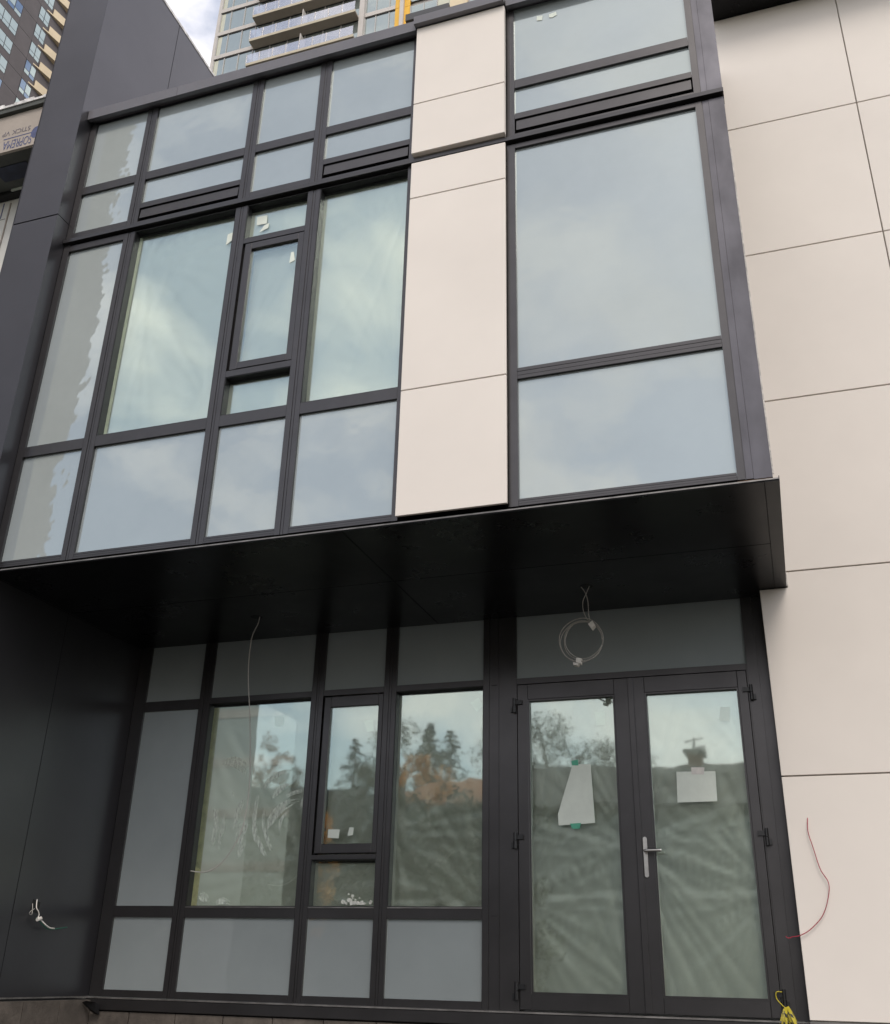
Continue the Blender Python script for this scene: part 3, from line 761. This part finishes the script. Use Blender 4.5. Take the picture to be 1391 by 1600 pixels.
bx('foam_strip', 'foam_yellow', gX[2] + .008, gX[2] + .060, GG + .0075, GG + .0085, gQ1 + .006, 3.700, parent=W_G2[0])
bx('foam_strip', 'foam_pale', -4.820, -4.792, UG + .0075, UG + .0085, 5.36, 7.365, parent=W_U2[0])
# --- cables
def cable(label, pts, r, mat, name='electric_cable', n=8, parent=None, cat='cable'):
    o = MB().tube(curve_pts(pts, n), r, 6).build(name, mat, parent, smooth=True)
    return tag(o, label, cat) if parent is None else o
hy = 1.44
HOLE1 = iz(401, 964, SOF); HOLE2 = iz(916, 916, SOF)
for H in (HOLE1, HOLE2):
    MB().prism([(H.x + .05 * math.cos(t), H.y + .05 * math.sin(t), SOF - .001) for t in [k * math.pi / 8 for k in range(16)]], (0, 0, .0008)).build('light_hole', 'black', SO)
cable('thin grey cable dangling from a soffit hole in front of the smeared window',
      [(HOLE1.x + .03, hy, SOF + .004)] + [iy(px, py, hy) for px, py in ((403, 975), (394, 995), (389, 1030), (388, 1065), (390, 1105), (391, 1150), (391, 1200), (388, 1245), (380, 1290), (368, 1318), (352, 1342), (335, 1357), (318, 1363), (298, 1361))], .0042, 'cable_grey')
CB = thing('cable_coil', 'coiled pale cable bound with white tape, hanging from the soffit before the door', 'cable', iy(905, 1035, hy))
c0 = iy(909, 1001, hy); rr = (iy(944, 1001, hy) - c0).length
for k, (dx, dz, s, a0, a1) in enumerate(((0, 0, 1.0, -.3, 5.6), (.018, .004, .86, .4, 6.3), (-.004, -.006, .95, 0, 6.0), (.01, .002, .90, .9, 6.9))):
    pts = [(c0.x + dx + rr * s * math.cos(a0 + (a1 - a0) * i / 20) * .98, hy + .012 * k - .02 + .01 * math.sin(i), c0.z + dz + rr * s * math.sin(a0 + (a1 - a0) * i / 20)) for i in range(21)]
    cable('', pts, .0036, 'cable_grey', 'cable_turn', 3, CB)
for a in (((922, 917), (916, 928), (911, 940), (912, 955), (918, 968), (924, 975)), ((908, 918), (915, 927), (919, 942), (920, 960), (922, 975))):
    cable('', [(iz(*a[0], SOF).x, hy, SOF + .004)] + [iy(px, py, hy) for px, py in a[1:]], .0034, 'cable_grey', 'cable_lead', 6, CB)
for q in (((919, 975), (926, 970), (930, 977), (925, 983)), ((901, 1028), (909, 1029), (908, 1037), (900, 1035)), ((896, 1035), (905, 1037), (903, 1040), (896, 1039))):
    P = [iy(px, py, hy - .03) for px, py in q]
    MB().prism([(p.x, hy - .035, p.z) for p in P], (0, .05, 0)).build('tape_band', 'tape_white', CB)
cable('thin red wire looping out of the cream wall beside the door', [(iy(1262, 1278, WY).x, WY + .001, iy(1262, 1278, WY).z)] + [iy(px, py, WY - .02) for px, py in ((1263, 1300), (1271, 1325), (1282, 1358), (1295, 1380), (1294, 1405), (1285, 1432), (1266, 1453), (1250, 1462), (1239, 1464), (1232, 1466), (1228, 1463))], .0028, 'red_wire', 'electric_wire')
FW = thing('wire_outlet', 'white and green wires poking from a hole in the black side wall', 'wires', (XF + .01, 1.2, 1.86))
MB().prism([(XF + .0015, y, z) for y, z in ((1.13, 1.95), (1.22, 1.94), (1.23, 2.02), (1.14, 2.04))], (-.001, 0, 0)).build('outlet_hole', 'ink_black', FW)
def fw(pts, r, mat, nm): cable('', [ix(px, py, XF + e) for px, py, e in pts], r, mat, nm, 6, FW)
fw(((51, 1412, .002), (50, 1428, .03), (46, 1428, .04), (48, 1424, .05), (54, 1420, .05)), .003, 'cable_grey', 'wire')
fw(((58, 1406, .002), (57, 1418, .04), (60, 1424, .05), (61, 1430, .05), (58, 1436, .05)), .004, 'tape_white', 'wire')
fw(((59, 1436, .05), (63, 1437, .06), (66, 1440, .06), (72, 1446, .07), (78, 1450, .07), (85, 1451, .07)), .0055, 'tape_white', 'wire')
fw(((56, 1434, .05), (62, 1440, .055), (75, 1452, .06), (92, 1451, .07), (105, 1449, .07)), .0038, 'green_wire', 'wire')
MB().tube([ix(58, 1437, XF + .06), ix(64, 1435, XF + .06)], .014, 8).build('wire_connector', 'tape_white', FW)

# --- knotted caution tape on the lowest hinge
CT = thing('caution_tape', 'bunch of yellow and black caution tape knotted to the lowest hinge by the cream wall', 'caution tape', (-.19, 1.93, 1.05))
def ribbon(pts, w, name, mat, parent, tw=0.0):
    P = curve_pts(pts, 6); n = len(P); mb = MB()
    for i, p in enumerate(P):
        t = (P[min(i + 1, n - 1)] - P[max(i - 1, 0)]).normalized(); a = tw * i / n
        s = Vector((math.cos(a), math.sin(a), 0)); s = (s - t * s.dot(t)).normalized()
        mb.v.append(tuple(p + s * w)); mb.v.append(tuple(p - s * w))
    for i in range(n - 1): mb.f.append((2 * i, 2 * i + 1, 2 * i + 3, 2 * i + 2))
    return mb.build(name, mat, parent, fix=False), P
rng = random.Random(11)
kx, kz = -.176, 1.445
for k in range(9):
    dx = (k - 4) * .016; ph = rng.uniform(-1.1, 1.1); dep = -.045 - .016 * ((k * 5) % 4); dx *= rng.uniform(.5, 1.0)
    pts = [(kx + dx * .1, GY - .03, kz), (kx + dx * .6, GY + dep, kz - .05), (kx + dx * 1.3 + .005, GY + dep - .01, kz - .16), (kx + dx * 1.6 + .01, GY + dep, kz - .30 - .04 * rng.random()), (kx + dx * 1.7, GY + dep + .01, kz - .46)]
    o, P = ribbon(pts, .0068 + .003 * rng.random(), 'tape_strand', 'caution_yellow', CT, ph)
    for q in range(5 + k % 2, len(P) - 2, 4):
        t = (P[q + 1] - P[q]).normalized(); s = Vector((math.cos(ph * q / len(P)), math.sin(ph * q / len(P)), 0)); c = P[q] + Vector((0, -.0022, 0))
        e = t * .015; s = s * .0062
        MB().poly([c - s - e, c + s - e * .4, c + s + e, c - s + e * .4]).build('printed_mark', 'ink_black', o, fix=False)
cable('', [(kx - .02, GY - .03, 1.53), (kx - .055, GY - .03, 1.528), (kx - .058, GY - .03, 1.49), (kx - .03, GY - .035, 1.455), (kx - .005, GY - .04, 1.43)], .0035, 'caution_yellow', 'tape_strand', 6, CT)

# ================================================================== the next house, left of the fin
NB = thing('unfinished_house', 'unfinished neighbouring house with a printed insulation board and white sheathing behind the fin wall', 'building', (-8.0, 2.0, 0))
def nb(name, mat, *b, parent=NB, bevel=0.0): return bx(name, mat, *b, parent=parent, bevel=bevel)
nb('wall', 'white_wrap', -11.0, -6.10, .54, .70, 4.0, 8.79)
nb('wall', 'white_wrap', -11.0, -6.10, 1.9, 2.1, 0.0, 4.0)
nb('overhang', 'membrane', -11.0, -6.07, .03, .90, 8.79, 9.33)
BD = nb('insulation_board', 'board', -9.2, -6.07, .0, .029, 8.79, 9.285)
nb('wall_trim', 'cream_edge', -6.93, -6.915, .530, .539, 4.0, 8.70)
nb('roof_edge', 'membrane', -11.0, -6.07, -.04, .90, 9.29, 9.345)
for k in range(26):
    x = -9.2 + k * .12
    nb('roof_flashing', 'white_flash', x, x + .117, -.052, .10, 9.347, 9.375 + .012 * (k % 3))
pb_ = ix(0, 0, -7)
nb('membrane_patch', 'membrane_blue', -6.85, -6.45, .16, .34, 8.782, 8.789)
nb('membrane_patch', 'membrane_blue', -7.30, -7.05, .30, .44, 8.782, 8.789)
nb('membrane_strip', 'black', -9.2, -6.10, .455, .54, 8.745, 8.788)
nb('paper_scrap', 'white_paper', -6.86, -6.72, .44, .455, 8.765, 8.80)
for x in (-7.16, -7.02): nb('printed_line', 'board_blue', x, x + .012, .537, .5395, 8.52, 8.72)
nb('printed_line', 'board_grey', -7.4, -6.95, .537, .5395, 8.50, 8.506)
def lettering(txt, mat, size, cx, cz, y, parent, width):
    cu = bpy.data.curves.new('lettering', 'FONT'); cu.body = txt; cu.size = size; cu.align_x = 'CENTER'; cu.align_y = 'CENTER'; cu.extrude = .0006
    o = bpy.data.objects.new('lettering', cu); COL.objects.link(o); bpy.context.view_layer.update()
    me = bpy.data.meshes.new_from_object(o.evaluated_get(bpy.context.evaluated_depsgraph_get())); bpy.data.objects.remove(o)
    w = max(v.co.x for v in me.vertices) - min(v.co.x for v in me.vertices); me.materials.clear(); me.materials.append(MAT[mat])
    t = place(bpy.data.objects.new('lettering', me), (cx, y, cz), parent)
    t.scale = (width / w, 1, 1); t.rotation_euler = (R(90), R(180), 0)      # printed upside down
    return t
by = -.0015
def bp(px, py): return iy(px, py, .0)
a, b_ = bp(51, 212), bp(4, 231)
lettering('SOPREMA', 'board_blue', .16, (a.x + b_.x) / 2, (a.z + b_.z) / 2 - .004, by, BD, abs(a.x - b_.x) * 1.0)
a, b_ = bp(49, 196), bp(3, 216)
lettering('STICK VP', 'board_grey', .085, (a.x + b_.x) / 2, (a.z + b_.z) / 2 + .01, by, BD, abs(a.x - b_.x))
a, b_ = bp(50, 205), bp(5, 221)
nb('printed_line', 'board_blue', b_.x, a.x, by - .0004, by + .001, (a.z + b_.z) / 2 - .003, (a.z + b_.z) / 2 + .008, parent=BD)
g_ = bp(56, 206)
MB().prism([(g_.x + .055 * math.cos(t), by - .0004, g_.z + .075 * math.sin(t)) for t in [k * math.pi / 8 for k in range(16)]], (0, .001, 0)).build('printed_emblem', 'board_blue', BD)

# ================================================================== towers
def tower_white():
    Y = 45.0; F0 = 70.69; FH = 2.80                     # underside of a balcony slab, storey height
    T = thing('apartment_tower', 'pale glass apartment tower with stacked balconies and yellow panels', 'building', (-20, 55, 0))
    X0, X1 = -39.2, -4.0
    bx('core', 'tower_white', X0 + .3, X1, Y + .25, Y + 22, 0, 103, parent=T)
    bx('corner_column', 'tower_white', X0, X0 + .28, Y - .05, Y + .24, 0, 103, parent=T)
    ks = range(-4, 5)
    lo, hi = F0 + FH * ks[0] , F0 + FH * (ks[-1] + 1)
    for z0, z1 in ((0.0, lo), (hi, 103)):
        bx('glass_wall', 'tower_glass', X0 + .28, X1, Y + .02, Y + .24, z0, z1, parent=T)
    n = int(lo // FH)
    for k in range(1, n): bx('slab_edge', 'tower_white', X0 + .28, X1, Y - .06, Y + .019, lo - k * FH, lo - k * FH + .5, parent=T)
    for k in range(1, 7): bx('slab_edge', 'tower_white', X0 + .28, X1, Y - .06, Y + .019, hi + k * FH, hi + k * FH + .5, parent=T)
    ms = [X0 + .28, -37.93, -36.60, -35.3, -33.7, -32.1, -30.5, -28.9, -27.3, -25.62]
    rs = [-25.2, -24.28, -23.13, -22.55]
    fs = [-21.3, -20.2, -19.1, -18.0]
    gs = [-16.5, -15.0, -13.5, -12.0, -10.5, -9.0, -7.5, -6.0, -4.0]
    rng = random.Random(2)
    for k in ks:
        z = F0 + FH * k                                   # floor line
        bx('slab_edge', 'tower_white', X0 + .28, -25.66, Y - .06, Y + .10, z + .10, z + .52, parent=T)
        bx('slab_edge', 'tower_white', -25.18, -22.57, Y - .06, Y + .10, z + .10, z + .52, parent=T)
        bx('slab_edge', 'tower_white', -16.5, X1, Y - .06, Y + .10, z + .10, z + .52, parent=T)
        bx('shadow_strip', 'tower_frame', X0 + .30, -25.66, Y + .02, Y + .12, z + .0, z + .098, parent=T)  # dark strips stand in for the shadow line below each slab band
        bx('shadow_strip', 'tower_frame', -25.18, -22.57, Y + .02, Y + .12, z + .0, z + .098, parent=T)
        bx('shadow_strip', 'tower_frame', -16.5, X1, Y + .02, Y + .12, z + .0, z + .098, parent=T)
        for seq in (ms, rs, gs, fs):
            for a, b in zip(seq[:-1], seq[1:]):
                mt = 'tower_blind' if (a == ms[0] or rng.random() < .10) else 'tower_glass'
                w = bx('window', 'tower_frame_light', a, a + .07, Y - .02, Y + .10, z + .53, z + FH - .01, parent=T)
                if a == ms[0]:
                    xm = a + .45
                    bx('pane', 'tower_blind', a + .08, xm, Y + .05, Y + .09, z + .53, z + FH - .01, parent=w)
                    bx('pane', 'tower_glass', xm, b - .005, Y + .05, Y + .09, z + .53, z + FH - .01, parent=w)
                else: bx('pane', mt, a + .08, b - .005, Y + .05, Y + .09, z + .53, z + FH - .01, parent=w)
        bx('column', 'tower_white', -25.62, -25.20, Y - .25, Y + .1, z, z + FH, parent=T)
        bx('yellow_panel', 'tower_yellow', -22.54, -22.12, Y - .10, Y + .10, z + .03, z + FH, parent=T)
        bx('column', 'tower_white', -22.115, -21.80, Y - .25, Y + .1, z, z + FH, parent=T)
        bx('yellow_panel', 'tower_yellow', -21.795, -21.32, Y - .04, Y + .10, z + .03, z + FH, parent=T)
        bx('column', 'tower_cream', -17.9, -16.52, Y - .30, Y + .1, z, z + FH, parent=T)
        # balcony
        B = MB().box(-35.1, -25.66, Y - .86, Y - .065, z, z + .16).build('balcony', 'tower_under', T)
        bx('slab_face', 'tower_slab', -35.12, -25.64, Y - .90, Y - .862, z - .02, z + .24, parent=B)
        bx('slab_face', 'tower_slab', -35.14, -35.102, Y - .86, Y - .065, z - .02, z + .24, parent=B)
        nx = 8
        for q in range(nx):
            a = -35.12 + 9.44 * q / nx; b = -35.12 + 9.44 * (q + 1) / nx
            bx('guard_pane', 'balcony_glass', a + .03, b - .03, Y - .885, Y - .875, z + .26, z + 1.22, parent=B)
            bx('guard_post', 'tower_white', a - .025, a + .025, Y - .90, Y - .86, z + .241, z + 1.25, parent=B)
        bx('guard_pane', 'balcony_glass', -35.125, -35.115, Y - .84, Y - .1, z + .26, z + 1.22, parent=B)
        bx('divider', 'tower_white', -30.45, -30.39, Y - .83, Y - .1, z + .18, z + 2.1, parent=B)
        if k == -1:
            C = bx('canopy', 'tower_frame', -21.25, -17.75, Y - 1.0, Y - .05, z - .07, z + .62, parent=T)
    bx('roof', 'tower_white', X0, X1, Y - .1, Y + 22, 103.001, 103.6, parent=T)
    return T
tower_white()

def tower_brown():
    X = -71.0; FH = 2.85; Z0 = 93.0                      # floor line just above a row of windows at 95.3
    T = thing('brick_tower', 'dark brown apartment tower with pale windows and cream balconies', 'building', (-80, 55, 0))
    bx('core', 'tower_joint', X - 22, X - .06, 20, 63, 0, 128, parent=T)
    win_proto = {}
    def window(y0, n, pw, z1, mats):
        """n light columns, tall panes over short ones"""
        h = 1.85; y1 = y0 + n * pw
        W = bx('window', 'tower_frame', X - .05, X + .01, y0, y1, z1 - h, z1, parent=T)
        for i in range(n):
            a, b = y0 + i * pw + .06, y0 + (i + 1) * pw - .04
            for za, zb, q in ((z1 - 1.22, z1 - .06, 0), (z1 - h + .05, z1 - 1.30, 1)):
                bx('pane', mats[(i + q) % len(mats)], X + .005, X + .02, a, b, za, zb, parent=W)
        return W
    rng = random.Random(4)
    edges = [20, 44.6, 45.0, 46.4, 49.05, 52.4, 54.45, 56.2, 60.5, 66, 78]
    for k in range(-5, 9):
        zt = 95.42 + FH * k                               # window heads
        # cladding of this storey, open where the windows are
        strip = [(20, 30, 0), (30, 40, 0), (40, 44.5, 0), (44.5, 46.2, 1), (46.2, 49.1, 0), (49.1, 52.34, 1), (52.34, 54.46, 0), (54.46, 56.12, 1), (56.12, 63.0, 0)]
        for a, b, w in strip:
            if w:
                bx('cladding_panel', 'tower_brown', X - .05, X, a + .01, b - .01, zt - FH + .02, zt - 1.87, parent=T)
            else:
                bx('cladding_panel', 'tower_brown', X - .05, X, a + .01, b - .01, zt - FH + .02, zt - .02, parent=T)
        blue = rng.random() < .35
        window(44.52, 2, .83, zt - .03, ['tower_win'])
        window(49.12, 3, 1.06, zt - .03, ['tower_win'] if k % 4 != 1 else ['tower_win_blue', 'tower_win'])
        window(54.49, 2, .80, zt - .03, ['tower_win_blue', 'tower_win'] if blue else ['tower_win'])
        # wedge balcony further along
        zb = zt - 2.42
        B = MB().prism([(X + .002, 55.45, zb - .16), (X + .002, 62.5, zb - .16), (X + 1.45, 62.5, zb - .16)], (0, 0, .17)).build('balcony', 'tower_cream', T)
        s_ = 1.45 / 7.05
        MB().prism([(X + .81 * s_, 56.26, zb + .011), (X + .81 * s_ - .08, 56.26, zb + .011), (X + 7.0 * s_ - .08, 62.45, zb + .011), (X + 7.0 * s_, 62.45, zb + .011)], (0, 0, .95)).build('guard', 'tower_cream', B)
    bx('cladding_panel', 'tower_brown', X - .05, X, 20, 63, 0, 95.42 - 6 * FH + .01, parent=T)
    bx('cladding_panel', 'tower_brown', X - .05, X, 20, 63, 95.42 + 8 * FH, 128, parent=T)
tower_brown()

# ================================================================== across the street (seen mirrored in the glass)
def leaf_mesh(name, mat, centres, n, size, parent, seed, droop=0.0, flat=0.0):
    rng = random.Random(seed); v = []; f = []
    tot = sum(c[3] ** 2 for c in centres)
    for (x, y, z, r) in centres:
        m_ = max(6, int(n * r * r / tot))
        for _ in range(m_):
            d = Vector((rng.gauss(0, 1), rng.gauss(0, 1), rng.gauss(0, 1))).normalized() * r * rng.random() ** .45
            p = Vector((x, y, z)) + d
            a = Vector((rng.gauss(0, 1), rng.gauss(0, 1), rng.gauss(0, 1) - droop)).normalized(); b_ = a.orthogonal().normalized()
            b_ = (Matrix.Rotation(rng.uniform(0, 6.28), 3, a) @ b_); s = size * rng.uniform(.6, 1.4); k = len(v)
            v += [tuple(p - a * s), tuple(p + b_ * s * .55), tuple(p + a * s), tuple(p - b_ * s * .55)]; f.append((k, k + 1, k + 2, k + 3))
    mb = MB(); mb.v = v; mb.f = f
    return mb.build(name, mat, parent, fix=False)
def broad_tree(label, base, top, spread, mat, seed, n=4200, leaf=.09, group='trees across the street', gap=1.0):
    rng = random.Random(seed); b0 = Vector((base.x, base.y, .1)); H = top - .1
    T = thing('broadleaf_tree', label, 'tree', b0, group)
    tr = MB(); tr.tube([b0, b0 + Vector((.1, 0, H * .35)), b0 + Vector((-.05, .1, H * .8))], H * .03, 8, H * .008)
    cs = []
    for k in range(16):
        a = k * 2.4 + rng.random(); z = H * rng.uniform(.28, .62); L = spread * rng.uniform(.55, 1.0)
        s = b0 + Vector((0, .03, z)); e = s + Vector((math.cos(a) * L, math.sin(a) * L, H * rng.uniform(.12, .38) * (1.2 - L / spread * .5)))
        e.z = min(e.z, top - .1); mid = (s + e) / 2 + Vector((0, 0, .12 * H * .4))
        tr.tube([s, mid, e], H * .011, 5, H * .003)
        for t in (.45, .75, 1.0):
            p = s.lerp(e, t); cs.append((p.x, p.y, p.z, spread * rng.uniform(.16, .30) * gap))
            q = p + Vector((rng.uniform(-.4, .4), rng.uniform(-.4, .4), rng.uniform(.2, .7))) * spread * .4
            q.z = min(q.z, top - .05); tr.tube([p, q], H * .004, 4, H * .001); cs.append((q.x, q.y, q.z, spread * rng.uniform(.10, .20) * gap))
    cs.append((b0.x - .05, b0.y + .1, top - spread * .25, spread * .25))
    rz_ = min(H * .36, spread * 1.25)
    for k in range(70):
        d = Vector((rng.gauss(0, 1), rng.gauss(0, 1), rng.gauss(0, 1))).normalized() * rng.random() ** .33
        cs.append((b0.x + d.x * spread * .85, b0.y + d.y * spread * .85, top - rz_ + d.z * rz_ * .9, spread * rng.uniform(.10, .22) * gap))
    tr.build('trunk', 'bark', T)
    leaf_mesh('crown', mat, cs, int(n * 2.6), leaf * .62, T, seed)
    return T
def conifer(label, base, top, spread, seed, n=4600):
    rng = random.Random(seed); b0 = Vector((base.x, base.y, .1)); H = top - .1
    T = thing('conifer_tree', label, 'tree', b0, 'trees across the street')
    MB().tube([b0, b0 + Vector((0, 0, H * .98))], H * .022, 7, H * .002).build('trunk', 'bark', T)
    v = []; f = []; lv = 46
    for l in range(lv):
        t = l / lv; z = .1 + H * (.10 + .9 * t); rad = spread * (1 - t) ** .9 * rng.uniform(.75, 1.15) + .05; m_ = int(6 + 9 * (1 - t))
        for q in range(m_):
            a = rng.uniform(0, 6.28); L = rad * rng.uniform(.6, 1.1)
            for s in range(int(14 + 16 * (1 - t))):
                u = rng.random() ** .7; c = b0 + Vector((math.cos(a) * L * u, math.sin(a) * L * u, z - .1 - .22 * L * u + rng.gauss(0, .05)))
                w = Vector((rng.gauss(0, 1), rng.gauss(0, 1), -.4 + rng.gauss(0, .5))).normalized() * rng.uniform(.06, .14); d = w.orthogonal().normalized() * .035; k = len(v)
                v += [tuple(c - w), tuple(c + d), tuple(c + w), tuple(c - d)]; f.append((k, k + 1, k + 2, k + 3))
    mb = MB(); mb.v = v; mb.f = f; mb.build('crown', 'leaf_dark', T, fix=False)
    return T
def tp(px, py, y): return rp(px, py, y)
FY = -37.0
def ct_(label, px, py, dy, spread, seed): conifer(label, tp(px, 1200, FY + dy), tp(px, py, FY + dy).z, spread, seed)
def bt_(label, px, py, dy, spread, mat, seed, n, leaf=.10, gap=1.0, y=None):
    y = FY + dy if y is None else y
    broad_tree(label, tp(px, 1200, y), tp(px, py, y).z, spread, mat, seed, n, leaf, gap=gap)
ct_('tall dark conifer with one pointed top, mirrored in the window by the door post', 668, 1126, 0, 4.2, 21)
ct_('second pointed conifer, a little lower, beside the tall dark one', 704, 1138, -2, 5.0, 22)
ct_('broad conifer standing mirrored in the ground-floor casement', 556, 1150, 0, 5.0, 23)
bt_('sparse olive tree left of the two pointed conifers in the mirror image', 634, 1120, 3, 2.6, 'leaf_olive', 31, 5200, .10, .85)
bt_('rusty autumn tree mirrored beside the dark edge in the smeared window', 416, 1150, 2, 2.0, 'leaf_rust', 32, 4200, .09, .7)
bt_('low olive tree mirrored behind the white smears', 470, 1196, 2, 3.2, 'leaf_olive', 33, 6000)
bt_('thin grey tree with a wide crown mirrored in the door without handle', 872, 1112, 0, 3.9, 'leaf_grey', 34, 9000, .10, .9)
bt_('lower grey tree next to the wide one, mirrored in the handleless door', 944, 1146, -2, 2.8, 'leaf_grey', 35, 6000)
bt_('small bright orange autumn tree, sunset glow in its leaf colour, mirrored in front of the conifers', 658, 1178, 0, 1.3, 'leaf_orange_glow', 36, 3600, .08, 1.0, -27.5)
bt_('orange bush low in the mirror image of the ground-floor casement', 512, 1268, 0, .55, 'leaf_orange_glow', 37, 1400, .06, 1.0, -18.4)
bt_('bushy dark tree mirrored at the edge of the window by the door post', 768, 1178, -3, 3.6, 'leaf_grey', 38, 6500)

for i, (px, py, sp) in enumerate(((618, 1228, 1.5), (668, 1234, 1.7), (722, 1236, 1.8), (776, 1230, 1.6), (575, 1244, 1.6), (528, 1240, 1.5), (470, 1262, 1.8), (410, 1266, 1.7), (352, 1268, 1.8))):
    y_ = -21.0 - .5 * (i % 2); t_ = rp(px, py, y_); rg = random.Random(90 + i)
    Bs = thing('evergreen_shrub', 'dense dark evergreen shrub in the row in front of the low houses across the road', 'shrub', (t_.x, y_, .1), 'evergreen shrubs across the street')
    MB().tube([(t_.x, y_, .1), (t_.x, y_, t_.z * .8)], .09, 6, .03).build('trunk', 'bark', Bs)
    cs = [(t_.x + rg.uniform(-1, 1) * sp, y_ + rg.uniform(-.7, .7), rg.uniform(.5, t_.z - .4), .55) for _ in range(46)]
    leaf_mesh('crown', 'leaf_dark', cs, 5200, .085, Bs, 190 + i)

def house(name, label, x0, x1, yf, depth, eave, ridge, wall, roof, openings=True):
    H = thing(name, label, 'house', ((x0 + x1) / 2, yf - depth / 2, 0)); yb = yf - depth; ym = (yf + yb) / 2
    MB().prism([(x0, yf, .1), (x0, yf, eave), (x0, ym, ridge - .12), (x0, yb, eave), (x0, yb, .1)], (x1 - x0, 0, 0)).build('wall', wall, H)
    o = .45; k = (ridge - eave) / (yf - ym)
    for s, ya in ((1, yf), (-1, yb)):
        MB().prism([(x0 - o, ya + s * o, eave - k * o + .0), (x0 - o, ym + s * .001, ridge), (x0 - o, ym + s * .001, ridge + .14), (x0 - o, ya + s * o, eave - k * o + .14)], (x1 - x0 + 2 * o, 0, 0)).build('roof', roof, H)
    nw = max(2, int((x1 - x0) / 3))
    for i in range(nw if openings else 0):
        cx = x0 + (x1 - x0) * (i + .5) / nw
        if i == nw // 2:
            D = bx('door', 'house_door', cx - .48, cx + .48, yf + .002, yf + .05, .35, 2.45, parent=H)
            bx('door_handle', 'steel', cx + .34, cx + .40, yf + .05, yf + .09, 1.3, 1.42, parent=D); continue
        W = bx('window', 'siding', cx - .8, cx + .8, yf + .002, yf + .05, 1.1, min(2.5, eave - .2), parent=H)
        bx('pane', 'house_glass', cx - .70, cx - .03, yf + .051, yf + .06, 1.2, min(2.4, eave - .3), parent=W)
        bx('pane', 'house_glass', cx + .03, cx + .70, yf + .051, yf + .06, 1.2, min(2.4, eave - .3), parent=W)
    bx('step', 'paving', x0 + (x1 - x0) * (nw // 2 + .5) / nw - .8, x0 + (x1 - x0) * (nw // 2 + .5) / nw + .8, yf + .003, yf + .9, .1, .34, parent=H)
    return H
yh = -24.0; ymid = yh - 4.0
ridge = rp(1045, 1199, ymid).z
xa = rp(826, 1200, ymid).x; xb = rp(1215, 1200, ymid).x
HA = house('bungalow', 'dark roofed bungalow with a brick chimney, mirrored in both doors', xa, xb, yh, 8.0, ridge - 1.9, ridge, 'siding', 'roof_dark', openings=False)
c0, c1 = rp(1077, 1200, ymid).x, rp(1103, 1200, ymid).x; ct = rp(1090, 1176, ymid).z; pt = rp(1090, 1152, ymid).z
CH = bx('chimney', 'brick_chimney', c0, c1, ymid - .5, ymid + .5, ridge - .6, ct, parent=HA)
bx('chimney_cap', 'paving', c0 - .16, c1 + .16, ymid - .62, ymid + .62, ct + .001, ct + .16, parent=CH)
xm_ = (c0 + c1) / 2
MB().tube([(xm_, ymid, ct + .1), (xm_, ymid, pt + .1)], .04, 6).build('aerial', 'hinge', CH)
for zq, wq in ((.0, .34), (-.26, .42)): MB().tube([(xm_ - wq, ymid, pt + zq), (xm_ + wq, ymid, pt + zq + .03)], .025, 5).build('aerial_arm', 'hinge', CH)
gx = rp(1135, 1200, ymid + 1).x
yh2 = -27.0; ym2 = yh2 - 4
rz = rp(720, 1228, ym2).z
HB = house('cottage', 'stucco cottage with a terracotta roof mirrored below the conifers', rp(684, 1230, ym2).x, rp(786, 1230, ym2).x, yh2, 8.0, rz - 1.4, rz, 'stucco', 'roof_terracotta')
HC = house('grey_house', 'low grey house mirrored under the rusty autumn tree', rp(330, 1240, -32).x, rp(560, 1240, -32).x, -28.0, 8.0, 3.0, rp(450, 1240, -32).z, 'stucco', 'roof_dark')

# tall grey block across the road, mirrored in the outer panes of the upper storey
e0 = iy(122, 573, 42.06)
OT = thing('office_block', 'tall grey office block across the road, mirrored in the outer upper panes', 'building', (e0.x - 9, -39, 0))
bx('wall', 'stucco', e0.x - 18, e0.x, -42.0, -30.3, .05, 74, parent=OT)
for k in range(23):
    z = 3.0 + k * 3.05
    bx('slab_edge', 'siding', e0.x - 17.9, e0.x - .1, -30.299, -30.1, z, z + .55, parent=OT)
    bx('window_band', 'house_glass', e0.x - 17.6, e0.x - .9, -30.25, -30.15, z + .7, z + 2.9, parent=OT)
bx('roof', 'roof_dark', e0.x - 18.2, e0.x + .1, -42.2, -29.9, 74.001, 74.6, parent=OT)
